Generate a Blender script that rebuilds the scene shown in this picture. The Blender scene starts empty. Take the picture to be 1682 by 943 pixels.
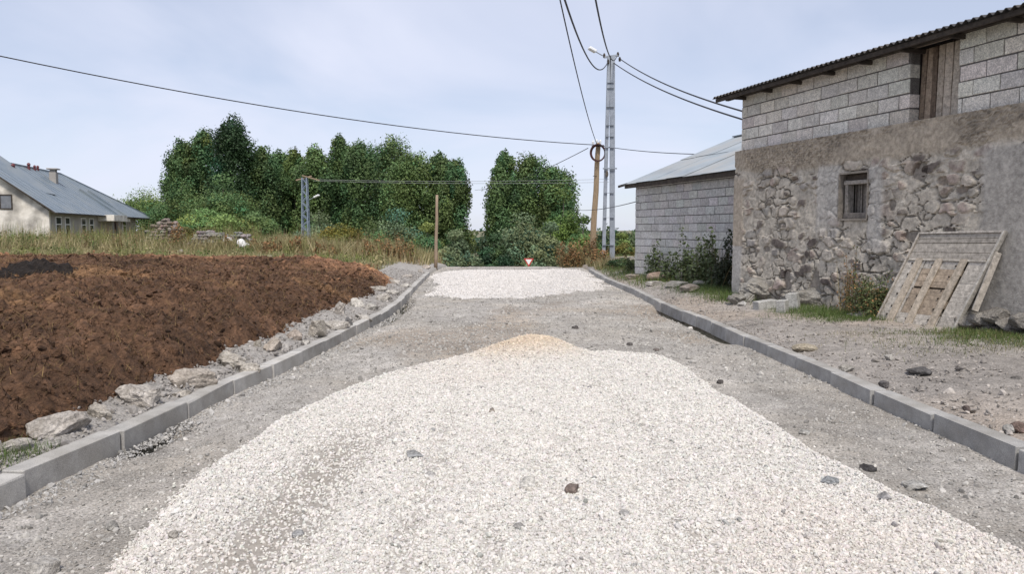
import bpy, bmesh, math, random
import numpy as np
from mathutils import Vector

R = np.random.default_rng(11)
random.seed(5)
scene = bpy.context.scene
col = scene.collection

# ------------------------------------------------------------------ camera, sky, sun, exposure
CAMZ = 1.6
FPX = 1250.0                       # focal length in pixels of the 1682 px wide photograph
PITCH = math.atan((471.5 - 378.0) / FPX)
cam_d = bpy.data.cameras.new('camera')
cam = bpy.data.objects.new('camera', cam_d)
col.objects.link(cam)
cam.location = (0, 0, CAMZ)
cam.rotation_euler = (math.pi / 2 - PITCH, 0, 0)
cam_d.sensor_width = 36.0
cam_d.lens = 36.0 * FPX / 1682.0
cam_d.clip_start = 0.05
cam_d.clip_end = 6000
scene.camera = cam

SUN_EL, SUN_AZ = math.radians(56), math.radians(174)     # azimuth from +Y clockwise: behind and a little right
world = bpy.data.worlds.new('World')
scene.world = world
world.use_nodes = True
wn, wl = world.node_tree.nodes, world.node_tree.links
wn.clear()
w_out = wn.new('ShaderNodeOutputWorld')
w_bg = wn.new('ShaderNodeBackground')
w_bg.inputs['Strength'].default_value = 0.098
sky = wn.new('ShaderNodeTexSky')
sky.sky_type = 'NISHITA'
sky.sun_disc = False
sky.sun_elevation = SUN_EL
sky.sun_rotation = SUN_AZ
sky.altitude = 1500
sky.air_density = 1.0
sky.dust_density = 2.5
tc = wn.new('ShaderNodeTexCoord')
sep = wn.new('ShaderNodeSeparateXYZ')
wl.new(tc.outputs['Generated'], sep.inputs[0])
zz = wn.new('ShaderNodeMath'); zz.operation = 'ADD'; zz.inputs[1].default_value = 0.30
wl.new(sep.outputs['Z'], zz.inputs[0])
zm = wn.new('ShaderNodeMath'); zm.operation = 'MAXIMUM'; zm.inputs[1].default_value = 0.08
wl.new(zz.outputs[0], zm.inputs[0])
cmb = wn.new('ShaderNodeCombineXYZ')
for a in 'XY':
    dv = wn.new('ShaderNodeMath'); dv.operation = 'DIVIDE'
    wl.new(sep.outputs[a], dv.inputs[0]); wl.new(zm.outputs[0], dv.inputs[1])
    wl.new(dv.outputs[0], cmb.inputs[a])
cn = wn.new('ShaderNodeTexNoise'); cn.inputs['Scale'].default_value = 1.1
cn.inputs['Detail'].default_value = 5; cn.inputs['Roughness'].default_value = 0.5
cn.inputs['Distortion'].default_value = 0.5
wl.new(cmb.outputs[0], cn.inputs['Vector'])
cr = wn.new('ShaderNodeValToRGB')
cr.color_ramp.elements[0].position = 0.36; cr.color_ramp.elements[0].color = (0.52, 0.52, 0.52, 1)
cr.color_ramp.elements[1].position = 0.66; cr.color_ramp.elements[1].color = (0.96, 0.96, 0.96, 1)
wl.new(cn.outputs['Fac'], cr.inputs[0])
cmix = wn.new('ShaderNodeMix'); cmix.data_type = 'RGBA'
wl.new(cr.outputs['Color'], cmix.inputs['Factor'])
wl.new(sky.outputs[0], cmix.inputs['A'])
cmix.inputs['B'].default_value = (6.4, 6.7, 7.95, 1)
wl.new(cmix.outputs['Result'], w_bg.inputs['Color'])
wl.new(w_bg.outputs[0], w_out.inputs[0])

sun_d = bpy.data.lights.new('sun', 'SUN')
sun_d.energy = 2.9
sun_d.angle = math.radians(11)
sun_d.color = (1.0, 0.94, 0.86)
sun = bpy.data.objects.new('sun', sun_d)
col.objects.link(sun)
sdir = Vector((math.sin(SUN_AZ) * math.cos(SUN_EL), math.cos(SUN_AZ) * math.cos(SUN_EL), math.sin(SUN_EL)))
sun.rotation_euler = (-sdir).to_track_quat('-Z', 'Y').to_euler()
sun.location = (0, -5, 30)

vs = scene.view_settings
vs.view_transform = 'Standard'
vs.look = 'None'
vs.exposure = 0.38
vs.gamma = 1.0
vs.use_curve_mapping = False

# ------------------------------------------------------------------ numeric helpers
def _hash(ix, iy, iz, seed):
    h = (ix.astype(np.int64) * 374761393 + iy.astype(np.int64) * 668265263 + iz.astype(np.int64) * 2147483647 + seed * 974634777) & 0xFFFFFFFF
    h = ((h ^ (h >> 13)) * 1274126177) & 0xFFFFFFFF
    h = ((h ^ (h >> 16)) * 2246822519) & 0xFFFFFFFF
    return ((h ^ (h >> 15)) & 0xFFFFFF) / float(0xFFFFFF)

def vnoise2(x, y, seed=0):
    x = np.asarray(x, float); y = np.asarray(y, float)
    ix = np.floor(x); iy = np.floor(y); fx = x - ix; fy = y - iy
    fx = fx * fx * (3 - 2 * fx); fy = fy * fy * (3 - 2 * fy)
    z = np.zeros_like(ix)
    a = _hash(ix, iy, z, seed); b = _hash(ix + 1, iy, z, seed)
    c = _hash(ix, iy + 1, z, seed); d = _hash(ix + 1, iy + 1, z, seed)
    return (a * (1 - fx) + b * fx) * (1 - fy) + (c * (1 - fx) + d * fx) * fy

def fbm(x, y, s=1.0, octv=4, seed=0, rough=0.5):
    """fractal noise around 0, about -0.5 .. 0.5"""
    t = 0; a = 1.0; n = 0
    ca, sa = math.cos(.6), math.sin(.6)
    x = np.asarray(x, float) * s; y = np.asarray(y, float) * s
    for o in range(octv):
        t = t + a * (vnoise2(x, y, seed + o * 17) - .5); n += a
        a *= rough
        x, y = (x * ca - y * sa) * 2.03 + 5.1, (x * sa + y * ca) * 2.03 - 3.7
    return t / n

def ss(x, a, b):
    t = np.clip((np.asarray(x, float) - a) / (b - a), 0, 1)
    return t * t * (3 - 2 * t)

def itp(x, pts):
    p = np.array(pts, float)
    return np.interp(x, p[:, 0], p[:, 1])

class MB:
    """collects pieces; build() links them as ONE mesh object"""
    def __init__(self):
        self.v = []; self.f = []; self.c = []; self.n = 0
    def add(self, verts, faces, c=None):
        verts = np.asarray(verts, float).reshape(-1, 3)
        if isinstance(faces, np.ndarray):
            self.f.append(faces + self.n)
        else:
            by = {}
            for fc in faces: by.setdefault(len(fc), []).append(fc)
            for k in by: self.f.append(np.array(by[k], int) + self.n)
        self.v.append(verts)
        cc = np.ones((len(verts), 3)) if c is None else np.broadcast_to(np.asarray(c, float), (len(verts), 3))
        self.c.append(cc)
        self.n += len(verts)
        return self
    def build(self, name, mat, parent=None, loc=None, smooth=False, vcol=True):
        V = np.concatenate(self.v)
        if parent is not None:
            q = parent
            while q is not None:
                V = V - np.array(q.location); q = q.parent
        elif loc is not None: V = V - np.array(loc, float)
        me = bpy.data.meshes.new(name)
        me.vertices.add(len(V)); me.vertices.foreach_set('co', V.astype(np.float32).ravel())
        loops = np.concatenate([f.ravel() for f in self.f])
        tot = np.concatenate([np.full(len(f), f.shape[1]) for f in self.f])
        st = np.concatenate([[0], np.cumsum(tot)[:-1]])
        me.loops.add(len(loops)); me.loops.foreach_set('vertex_index', loops.astype(np.int32))
        me.polygons.add(len(tot)); me.polygons.foreach_set('loop_start', st.astype(np.int32))
        me.update(calc_edges=True)
        if vcol:
            at = me.attributes.new('col', 'FLOAT_COLOR', 'POINT')
            C = np.concatenate(self.c); C = np.concatenate([C, np.ones((len(C), 1))], 1)
            at.data.foreach_set('color', C.astype(np.float32).ravel())
        me.polygons.foreach_set('use_smooth', np.full(len(tot), bool(smooth)))
        me.validate()
        if mat: me.materials.append(mat)
        o = bpy.data.objects.new(name, me)
        col.objects.link(o)
        if parent is not None: o.parent = parent
        elif loc is not None: o.location = loc
        return o

def tag(o, label=None, cat=None, group=None, kind=None):
    if label: o['label'] = label
    if cat: o['category'] = cat
    if group: o['group'] = group
    if kind: o['kind'] = kind
    return o

def empty(name, loc, label, cat, group=None):
    o = bpy.data.objects.new(name, None)
    o.empty_display_size = .2
    col.objects.link(o)
    o.location = tuple(float(a) for a in loc)
    bpy.context.view_layer.update()
    return tag(o, label, cat, group)

_B = [(0,3,2,1),(4,5,6,7),(0,1,5,4),(1,2,6,5),(2,3,7,6),(3,0,4,7)]
def _chamfer_template():
    idx = {}; k = 0
    for sx in (-1, 1):
        for sy in (-1, 1):
            for sz in (-1, 1):
                for a in range(3): idx[(sx, sy, sz, a)] = k; k += 1
    F = []
    for a in range(3):
        b, c = (a + 1) % 3, (a + 2) % 3
        for s in (-1, 1):
            q = []
            for sb, sc in ((-1,-1),(1,-1),(1,1),(-1,1)):
                sg = [0,0,0]; sg[a] = s; sg[b] = sb; sg[c] = sc
                q.append(idx[(*sg, a)])
            F.append(tuple(q if s > 0 else q[::-1]))
    for a in range(3):
        b, c = (a + 1) % 3, (a + 2) % 3
        for sb in (-1, 1):
            for sc in (-1, 1):
                def sg(s):
                    g = [0,0,0]; g[a] = s; g[b] = sb; g[c] = sc; return tuple(g)
                q = [idx[(*sg(-1), b)], idx[(*sg(1), b)], idx[(*sg(1), c)], idx[(*sg(-1), c)]]
                F.append(tuple(q if sb * sc < 0 else q[::-1]))
    for sx in (-1, 1):
        for sy in (-1, 1):
            for sz in (-1, 1):
                q = [idx[(sx, sy, sz, a)] for a in range(3)]
                F.append(tuple(q if sx * sy * sz > 0 else q[::-1]))
    return idx, F
_CI, _CF = _chamfer_template()
def cbox_local(lo, hi, c):
    lo = np.array(lo, float); hi = np.array(hi, float)
    m = (lo + hi) / 2; h = (hi - lo) / 2
    V = np.zeros((24, 3))
    for (sx, sy, sz, a), k in _CI.items():
        s = np.array((sx, sy, sz), float)
        e = h - c; e[a] = h[a]
        V[k] = m + s * e
    return V

class Frame:
    """local axes: a along, b outward, c up"""
    def __init__(self, O, ea, eb, ec=(0, 0, 1)):
        self.O = np.array(O, float); self.M = np.array([ea, eb, ec], float)
    def w(self, P): return self.O + np.asarray(P, float) @ self.M
    def box(self, mb, a0, a1, b0, b1, c0, c1, ch=0, c=None, jit=0):
        if ch:
            V = cbox_local((a0, b0, c0), (a1, b1, c1), ch); F = _CF
        else:
            V = np.array([(a0,b0,c0),(a1,b0,c0),(a1,b1,c0),(a0,b1,c0),(a0,b0,c1),(a1,b0,c1),(a1,b1,c1),(a0,b1,c1)], float); F = _B
        if jit: V = V + R.normal(0, jit, V.shape)
        W = self.w(V)
        if np.linalg.det(self.M) < 0: F = [f[::-1] for f in F]
        mb.add(W, F, c)
WF = Frame((0,0,0), (1,0,0), (0,1,0))

def tube(mb, pts, rad, n=8, c=None, cap=True):
    P = np.asarray(pts, float); m = len(P)
    rad = np.broadcast_to(np.asarray(rad, float), (m,))
    T = np.gradient(P, axis=0); T /= np.linalg.norm(T, axis=1)[:, None] + 1e-12
    ref = np.array((0, 0, 1.)) if abs(T[0][2]) < .9 else np.array((1., 0, 0))
    V = []
    for i in range(m):
        u = np.cross(T[i], ref); u /= np.linalg.norm(u) + 1e-12
        v = np.cross(T[i], u); ref = np.cross(u, T[i])
        for k in range(n):
            an = 2 * math.pi * k / n
            V.append(P[i] + rad[i] * (math.cos(an) * u + math.sin(an) * v))
    F = []
    for i in range(m - 1):
        for k in range(n):
            k2 = (k + 1) % n
            F.append((i*n+k, i*n+k2, (i+1)*n+k2, (i+1)*n+k))
    if cap:
        F.append(tuple(range(n))[::-1]); F.append(tuple((m-1)*n + k for k in range(n)))
    mb.add(V, F, c)

def beam(mb, p, q, wx, wy=None, c=None, ch=0):
    """rectangular bar from p to q"""
    p = np.array(p, float); q = np.array(q, float); wy = wy or wx
    d = q - p; L = np.linalg.norm(d); d /= L
    ref = np.array((0, 1., 0)) if abs(d[1]) < .9 else np.array((1., 0, 0))
    u = np.cross(d, ref); u /= np.linalg.norm(u); v = np.cross(d, u)
    Frame(p, u, v, d).box(mb, -wx/2, wx/2, -wy/2, wy/2, 0, L, ch, c)

def ico(sub):
    bm = bmesh.new(); bmesh.ops.create_icosphere(bm, subdivisions=sub, radius=1)
    V = np.array([v.co[:] for v in bm.verts]); F = np.array([[v.index for v in f.verts] for f in bm.faces]); bm.free()
    return V, F
ICO1, ICO2, ICO3, ICO4 = ico(1), ico(2), ico(3), ico(4)

def rock_verts(base, size, seed, cuts=9, rough=.06):
    """angular boulder: a sphere cut by random planes, then roughened"""
    r = np.random.default_rng(seed)
    V = base[0].copy()
    for k in range(cuts):
        n = r.normal(size=3); n /= np.linalg.norm(n); d = r.uniform(.52, .86)
        ex = V @ n - d
        V = V - np.clip(ex, 0, None)[:, None] * n
    o = r.uniform(0, 50, 3)
    nz = fbm(V[:, 0] * 2 + V[:, 2] * 1.3 + o[0], V[:, 1] * 2 - V[:, 2] * 1.7 + o[1], 1.6, 4, seed)
    V = V * (1 + rough * 3.0 * nz)[:, None]
    a = r.uniform(0, 6.28); ca, sa = math.cos(a), math.sin(a)
    V = V * np.array(size, float)
    return np.stack([V[:, 0] * ca - V[:, 1] * sa, V[:, 0] * sa + V[:, 1] * ca, V[:, 2]], 1)

def rot_rand(n):
    q = R.normal(size=(n, 4)); q /= np.linalg.norm(q, axis=1)[:, None]
    w, x, y, z = q.T
    return np.stack([np.stack([1-2*(y*y+z*z), 2*(x*y-z*w), 2*(x*z+y*w)], 1),
                     np.stack([2*(x*y+z*w), 1-2*(x*x+z*z), 2*(y*z-x*w)], 1),
                     np.stack([2*(x*z-y*w), 2*(y*z+x*w), 1-2*(x*x+y*y)], 1)], 1)

def scatter_stones(mb, P, rad, cols, flat=.75):
    """many small crushed stones (jittered icosahedra)"""
    n = len(P)
    var = []
    for k in range(10):
        v = ICO1[0] * R.uniform(.62, 1.15, (12, 1)) * np.array((1.15, .9, flat))
        var.append(v)
    var = np.array(var)
    sel = var[R.integers(0, 10, n)] * R.uniform(.75, 1.3, (n, 1, 3))
    M = rot_rand(n)
    V = np.einsum('nij,nkj->nki', M, sel) * rad[:, None, None] + P[:, None, :]
    F = (ICO1[1][None] + (np.arange(n) * 12)[:, None, None]).reshape(-1, 3)
    mb.add(V.reshape(-1, 3), F, np.repeat(cols, 12, 0))

def ordinal(n):
    one = ['zeroth','first','second','third','fourth','fifth','sixth','seventh','eighth','ninth','tenth','eleventh','twelfth','thirteenth',
           'fourteenth','fifteenth','sixteenth','seventeenth','eighteenth','nineteenth','twentieth']
    if n <= 20: return one[n]
    if n == 30: return 'thirtieth'
    if n == 40: return 'fortieth'
    return {2: 'twenty-', 3: 'thirty-', 4: 'forty-'}[n // 10] + one[n % 10]

# ------------------------------------------------------------------ materials
def mat(name, c1, c2, scale=3.0, rough=.9, bump=.3, bscale=40.0, bdist=.02, vcol=False, detail=6, contrast=(.35, .65), c3=None, s3=.4, metal=0.0, spec=.3, stretch=None, bdetail=6, speck=None):
    m = bpy.data.materials.new(name); m.use_nodes = True
    n, l = m.node_tree.nodes, m.node_tree.links
    b = n['Principled BSDF']
    b.inputs['Roughness'].default_value = rough
    b.inputs['Metallic'].default_value = metal
    b.inputs['Specular IOR Level'].default_value = spec
    t = n.new('ShaderNodeTexCoord')
    src = t.outputs['Object']
    if stretch:
        mp = n.new('ShaderNodeMapping'); mp.inputs['Scale'].default_value = stretch
        l.new(src, mp.inputs[0]); src = mp.outputs[0]
    nz = n.new('ShaderNodeTexNoise'); nz.inputs['Scale'].default_value = scale; nz.inputs['Detail'].default_value = detail
    nz.inputs['Roughness'].default_value = .62
    l.new(src, nz.inputs['Vector'])
    rp = n.new('ShaderNodeValToRGB')
    rp.color_ramp.elements[0].position = contrast[0]; rp.color_ramp.elements[1].position = contrast[1]
    rp.color_ramp.elements[0].color = (*c1, 1); rp.color_ramp.elements[1].color = (*c2, 1)
    l.new(nz.outputs['Fac'], rp.inputs[0])
    out = rp.outputs['Color']
    if c3:
        n3 = n.new('ShaderNodeTexNoise'); n3.inputs['Scale'].default_value = s3; n3.inputs['Detail'].default_value = 5
        l.new(src, n3.inputs['Vector'])
        r3 = n.new('ShaderNodeValToRGB'); r3.color_ramp.elements[0].position = .45; r3.color_ramp.elements[1].position = .66
        l.new(n3.outputs['Fac'], r3.inputs[0])
        mx = n.new('ShaderNodeMix'); mx.data_type = 'RGBA'
        l.new(r3.outputs['Color'], mx.inputs['Factor']); l.new(out, mx.inputs['A']); mx.inputs['B'].default_value = (*c3, 1)
        out = mx.outputs['Result']
    if speck:
        ns = n.new('ShaderNodeTexNoise'); ns.inputs['Scale'].default_value = speck[0]; ns.inputs['Detail'].default_value = 3
        l.new(src, ns.inputs['Vector'])
        rs = n.new('ShaderNodeValToRGB'); rs.color_ramp.elements[0].position = .36; rs.color_ramp.elements[1].position = .64
        rs.color_ramp.elements[0].color = (1 - speck[1],) * 3 + (1,); rs.color_ramp.elements[1].color = (1 + speck[1],) * 3 + (1,)
        l.new(ns.outputs['Fac'], rs.inputs[0])
        ms = n.new('ShaderNodeMix'); ms.data_type = 'RGBA'; ms.blend_type = 'MULTIPLY'; ms.inputs['Factor'].default_value = 1
        l.new(out, ms.inputs['A']); l.new(rs.outputs['Color'], ms.inputs['B']); out = ms.outputs['Result']
    if vcol:
        a = n.new('ShaderNodeAttribute'); a.attribute_name = 'col'
        mu = n.new('ShaderNodeMix'); mu.data_type = 'RGBA'; mu.blend_type = 'MULTIPLY'; mu.inputs['Factor'].default_value = 1
        l.new(out, mu.inputs['A']); l.new(a.outputs['Color'], mu.inputs['B']); out = mu.outputs['Result']
    l.new(out, b.inputs['Base Color'])
    if bump:
        nb = n.new('ShaderNodeTexNoise'); nb.inputs['Scale'].default_value = bscale; nb.inputs['Detail'].default_value = bdetail
        nb.inputs['Roughness'].default_value = .65
        l.new(src, nb.inputs['Vector'])
        bp = n.new('ShaderNodeBump'); bp.inputs['Strength'].default_value = bump; bp.inputs['Distance'].default_value = bdist
        l.new(nb.outputs['Fac'], bp.inputs['Height']); l.new(bp.outputs['Normal'], b.inputs['Normal'])
    return m

def leaf_mat(name, trans=.35):
    m = bpy.data.materials.new(name); m.use_nodes = True
    n, l = m.node_tree.nodes, m.node_tree.links
    b = n['Principled BSDF']; b.inputs['Roughness'].default_value = .55; b.inputs['Specular IOR Level'].default_value = .25
    a = n.new('ShaderNodeAttribute'); a.attribute_name = 'col'
    l.new(a.outputs['Color'], b.inputs['Base Color'])
    tr = n.new('ShaderNodeBsdfTranslucent'); l.new(a.outputs['Color'], tr.inputs['Color'])
    mx = n.new('ShaderNodeMixShader'); mx.inputs[0].default_value = trans
    l.new(b.outputs[0], mx.inputs[1]); l.new(tr.outputs[0], mx.inputs[2])
    l.new(mx.outputs[0], n['Material Output'].inputs['Surface'])
    return m

W1 = (1, 1, 1)
M_road = mat('road dirt', (.285,.268,.248), (.40,.383,.36), 5, .95, .9, 48, .025, vcol=True, c3=(.335,.31,.275), s3=.7, speck=(70, .34))
M_ground = mat('bare soil', (.75,.75,.75), (1.2,1.2,1.2), 6, .95, .9, 40, .03, vcol=True, speck=(60, .3))
M_gravel = mat('crushed limestone', (.80,.80,.80), (1.1,1.1,1.1), 25, .9, .8, 90, .012, vcol=True)
M_pebble = mat('pebbles', (.85,.85,.85), (1.15,1.15,1.15), 40, .85, .3, 120, .004, vcol=True)
M_manure = mat('manure', (.55,.55,.55), (1.35,1.35,1.3), 12, .95, 1.0, 34, .06, vcol=True, detail=9)
M_rock = mat('rock', (.66,.64,.61), (1.15,1.15,1.14), 6, .95, 1.0, 16, .06, vcol=True, detail=9, speck=(45, .22))
M_kerb = mat('kerb concrete', (.8,.8,.8), (1.12,1.12,1.11), 7, .9, .5, 90, .006, vcol=True, c3=(.78,.76,.72), s3=2.2, speck=(160, .16))
M_block = mat('pumice block', (.8,.8,.8), (1.13,1.13,1.13), 12, .95, 1.0, 55, .02, vcol=True, speck=(48, .2))
M_stone = mat('rubble masonry', (.72,.72,.72), (1.22,1.22,1.22), 14, .95, .8, 45, .02, vcol=True, detail=8)
M_wood = mat('weathered wood', (.62,.62,.62), (1.2,1.2,1.2), 6, .85, .35, 14, .003, vcol=True, stretch=(3,3,3), speck=(26, .12))
M_timber = mat('old dark timber', (.035,.028,.024), (.075,.062,.05), 8, .9, .4, 30, .01)
M_roofdark = mat('dark corrugated sheet', (.035,.035,.037), (.075,.073,.072), 5, .7, .2, 30, .005, c3=(.09,.075,.06), s3=1.2)
M_zinc = mat('zinc roof sheet', (.29,.33,.35), (.39,.43,.45), 1.2, .5, .1, 20, .004, metal=.25, spec=.5, c3=(.36,.36,.34), s3=.6)
M_bluezinc = mat('blue grey roof sheet', (.165,.205,.24), (.225,.265,.30), .8, .5, .1, 20, .004, metal=.2, spec=.5, c3=(.235,.265,.28), s3=.5)
M_steel = mat('galvanised steel', (.25,.275,.31), (.33,.36,.40), 5, .55, .1, 40, .003, metal=.3, spec=.5)
M_bluesteel = mat('painted blue steel', (.18,.225,.28), (.25,.295,.35), 5, .6, .1, 40, .003, metal=.2)
M_pole = mat('pale pole wood', (.33,.235,.14), (.46,.345,.22), 5, .85, .4, 12, .01, stretch=(6,6,.6))
M_greypole = mat('grey pole wood', (.23,.17,.12), (.33,.25,.18), 5, .85, .4, 12, .01, stretch=(6,6,.6))
M_cable = mat('black cable', (.02,.02,.022), (.035,.035,.04), 10, .6, 0)
M_greycable = mat('bare grey wire', (.2,.21,.21), (.28,.29,.29), 10, .6, 0)
M_coil = mat('dark red cable', (.05,.022,.02), (.10,.035,.03), 10, .6, .1)
M_lamp = mat('lamp housing', (.7,.72,.72), (.8,.8,.8), 10, .4, 0)
M_cream = mat('peeling cream plaster', (.60,.56,.49), (.78,.74,.67), 1.6, .9, .4, 8, .02, detail=9, c3=(.31,.29,.26), s3=.9)
M_greyplaster = mat('grey beige plaster', (.30,.28,.255), (.37,.345,.32), 1.2, .9, .3, 8, .02, detail=8)
M_white = mat('white paint', (.7,.7,.68), (.8,.8,.78), 8, .6, .05, 40, .002)
M_glass = mat('dark window glass', (.02,.022,.025), (.04,.043,.047), 2, .25, 0, spec=.2)
M_red = mat('red paint', (.42,.03,.03), (.52,.05,.045), 8, .5, 0)
M_maroon = mat('maroon sheet', (.10,.03,.035), (.16,.045,.05), 8, .6, 0)
M_leaf = leaf_mat('foliage', .2)
M_grass = leaf_mat('grass blades', .25)
M_bark = mat('bark', (.07,.06,.05), (.15,.13,.105), 6, .95, .6, 14, .03)
M_sack = mat('white woven plastic', (.66,.66,.66), (.8,.8,.8), 12, .6, .5, 20, .02)

# ------------------------------------------------------------------ the lie of the land
def rz(y):
    return itp(y, [(-30,0.02),(5,0),(10,-.05),(13.75,-.11),(17,-.15),(25,-.2),(31,-.23),(38,-.26),(40,-.32),(43,-.75),(48,-2.3),(56,-3.0),(80,-3.2),(400,-3),(3000,0)])

def ray(px, py):
    u = (px - 841) / FPX; v = (471.5 - py) / FPX
    return np.array((u, math.cos(PITCH) + v * math.sin(PITCH), -math.sin(PITCH) + v * math.cos(PITCH)))
def at(px, py, Y):
    d = ray(px, py); return np.array((0, 0, CAMZ)) + d * (Y / d[1])
def gp(px, py, z):
    d = ray(px, py); return np.array((0, 0, CAMZ)) + d * ((z - CAMZ) / d[2])

def kerb_trace(pix):
    out = []
    for px, py in pix:
        z = .11
        for k in range(6):
            p = gp(px, py, z); z = .11 + float(rz(p[1]))
        out.append((p[0], p[1]))
    return np.array(out)
KL = kerb_trace([(42,780),(153.5,731.5),(277,677),(365,635),(430,607),(481,584),(523,566),(584,536),(636,511),(660,494),(687,465),(706,447)])
KR = kerb_trace([(1670,738.5),(1542,686),(1444,646),(1373,614),(1317,591),(1272,573.5),(1236,558),(1205.5,546),(1157.5,525),(1094,502),(1044,477),(996,458),(967,442)])
def extend(K):
    a = K[0] + (K[0] - K[1]) / np.linalg.norm(K[0] - K[1]) * 4.0
    return np.vstack([a, K])
KLx, KRx = extend(KL), extend(KR)
def kL(y):
    return np.interp(y, np.r_[-30, KLx[:,1], 3000], np.r_[KLx[0,0]-.5, KLx[:,0], -3.6])
def kR(y):
    return np.interp(y, np.r_[-30, KRx[:,1], 3000], np.r_[KRx[0,0]+.1, KRx[:,0], 3.5])

def H(x, y):
    """bare ground height without road texture"""
    x = np.asarray(x, float); y = np.asarray(y, float)
    l, r = kL(y), kR(y); base = rz(y)
    dl = l - x; dr = x - r
    fl = .60 - 3.4 * ss(y - (44 + np.clip(dl - 5, 0, 60) * 1.25), 0, 16)
    zl = base + .07 + (fl - base - .07) * (1 - np.exp(-np.clip(dl, 0, None) / 3.2))
    fr = .18 - 3.2 * ss(y - (43 + np.clip(dr - 3, 0, 60) * .6), 0, 16)
    zr = base + .06 + (fr - base - .06) * (1 - np.exp(-np.clip(dr, 0, None) / 1.0))
    far = ss(np.hypot(x, y), 300, 2500)
    z = np.where(dl > 0, zl, np.where(dr > 0, zr, base))
    return z * (1 - far)

def G(px, py, zoff=0.0):
    d = ray(px, py); Y = np.concatenate([np.arange(2, 60, .02), np.arange(60, 400, .5)])
    t = Y / d[1]; X = d[0] * t; Z = CAMZ + d[2] * t
    below = np.nonzero(Z <= H(X, Y) + zoff)[0]
    k = below[0] if len(below) else len(Y) - 1
    return np.array((X[k], Y[k], float(H(X[k], Y[k]))))

# ------------------------------------------------------------------ the ground
def steps(a, pairs):
    out = [a]
    for end, st in pairs:
        n = max(1, int(round((end - out[-1]) / st)))
        out += list(out[-1] + (end - out[-1]) * (np.arange(1, n + 1) / n))
    return np.array(out)

def grid_faces(ny, nx):
    i = np.arange(ny - 1)[:, None] * nx + np.arange(nx - 1)[None]
    return np.stack([i, i + 1, i + nx + 1, i + nx], -1).reshape(-1, 4)

d_out = steps(.13, [(4, .1), (12, .25), (30, .8), (120, 6), (600, 40), (2500, 300)])
ys = steps(-25, [(2, 1.0), (14, .08), (30, .14), (44, .3), (100, 1.5), (400, 15), (2500, 200)])
Ycol = ys[:, None]
lx = kL(Ycol) - d_out[::-1][None]; rx = kR(Ycol) + d_out[None]
cx = kL(Ycol) + (kR(Ycol) - kL(Ycol)) * np.array((0.004, .25, .5, .75, .996))[None]
X = np.hstack([lx, cx, rx]); Y = np.broadcast_to(Ycol, X.shape)
Z = H(X, Y)
nl = lx.shape[1]
Z[:, nl:nl+5] -= .3 * (1 - ss(Y[:, nl:nl+5], 44, 47)); 
near = np.exp(-np.clip(np.hypot(X, Y) - 10, 0, None) / 30)
side = np.ones_like(X); side[:, nl:nl+5] = 0; dl0 = kL(Y) - X
Z = Z + side * (near * (.05 * fbm(X, Y, .9, 5, 3) + .045 * fbm(X, Y, 5, 3, 8) + .10 * np.abs(fbm(X, Y, 3.4, 4, 12)) * ss(dl0, .2, .45) * (1 - ss(dl0, 1.8, 3))) + .25 * (1 - near) * fbm(X, Y, .05, 3, 4))
# colour zones of the soil itself
dl = kL(Y) - X; dr = X - kR(Y)
cg = np.empty(X.shape + (3,)); cg[:] = (.17, .155, .105)
left = dl > 0
verge = left & (dl < 2.5) & (Y < 42)
cg[verge] = (.33, .31, .285)
n1 = fbm(X, Y, .8, 5, 21)[..., None]
yard = (dr > 0) & (dr < 14) & (Y < 42)
yc = np.array((.30, .275, .25)) * (1 + .5 * n1) + np.array((.035, .012, -.008)) * ss(fbm(X, Y, .35, 3, 5), 0, .2)[..., None]
cg[yard] = yc[yard]
gcol = np.array((.15, .145, .09)) * (1 + .6 * n1) + np.array((.08, .06, .02)) * ss(fbm(X, Y, .25, 4, 9), -.05, .2)[..., None]
rest = ~(verge | yard)
cg[rest] = gcol[rest]
g = MB().add(np.stack([X, Y, Z], -1).reshape(-1, 3), grid_faces(*X.shape), np.clip(cg, .02, 1).reshape(-1, 3)).build('ground', M_ground, smooth=True)
tag(g, kind='structure')

def road_z(x, y):
    r = .03 * fbm(x, y, .5, 4, 31) + .03 * fbm(x, y, 3.2, 4, 37) + .016 * fbm(x, y, 11, 3, 39)
    ruts = -.02 * (np.exp(-((x + 2.45) / .18) ** 2) + np.exp(-((x - 2.75) / .2) ** 2))
    e = np.minimum(x - kL(y), kR(y) - x)
    return rz(y) + r + ruts * ss(y, 2, 5) - .035 * (1 - ss(e, .1, .7)) * (1 - ss(y, 30, 38))
ry = steps(1.0, [(9, .04), (16, .07), (28, .14), (46, .3)])
u = np.linspace(-.012, 1.012, 150)
RX = kL(ry)[:, None] + (kR(ry) - kL(ry))[:, None] * u[None]; RY = np.broadcast_to(ry[:, None], RX.shape)
RZ = road_z(RX, RY)
n1 = fbm(RX, RY, 1.1, 5, 51); n2 = fbm(RX * 1.0, RY * .35, .7, 4, 61)
rc = np.ones(RX.shape + (3,)) * (1 + .6 * n1 + .5 * fbm(RX, RY, 7, 4, 53))[..., None] * np.array((1, .985, .965))
rc = rc * (1 + ss(n2, .02, .2)[..., None] * np.array((-.10, -.17, -.24)))
lightpatch = ss(fbm(RX, RY, .9, 4, 71), .06, .2)[..., None]
rc = rc * (1 + .22 * lightpatch)
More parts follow.
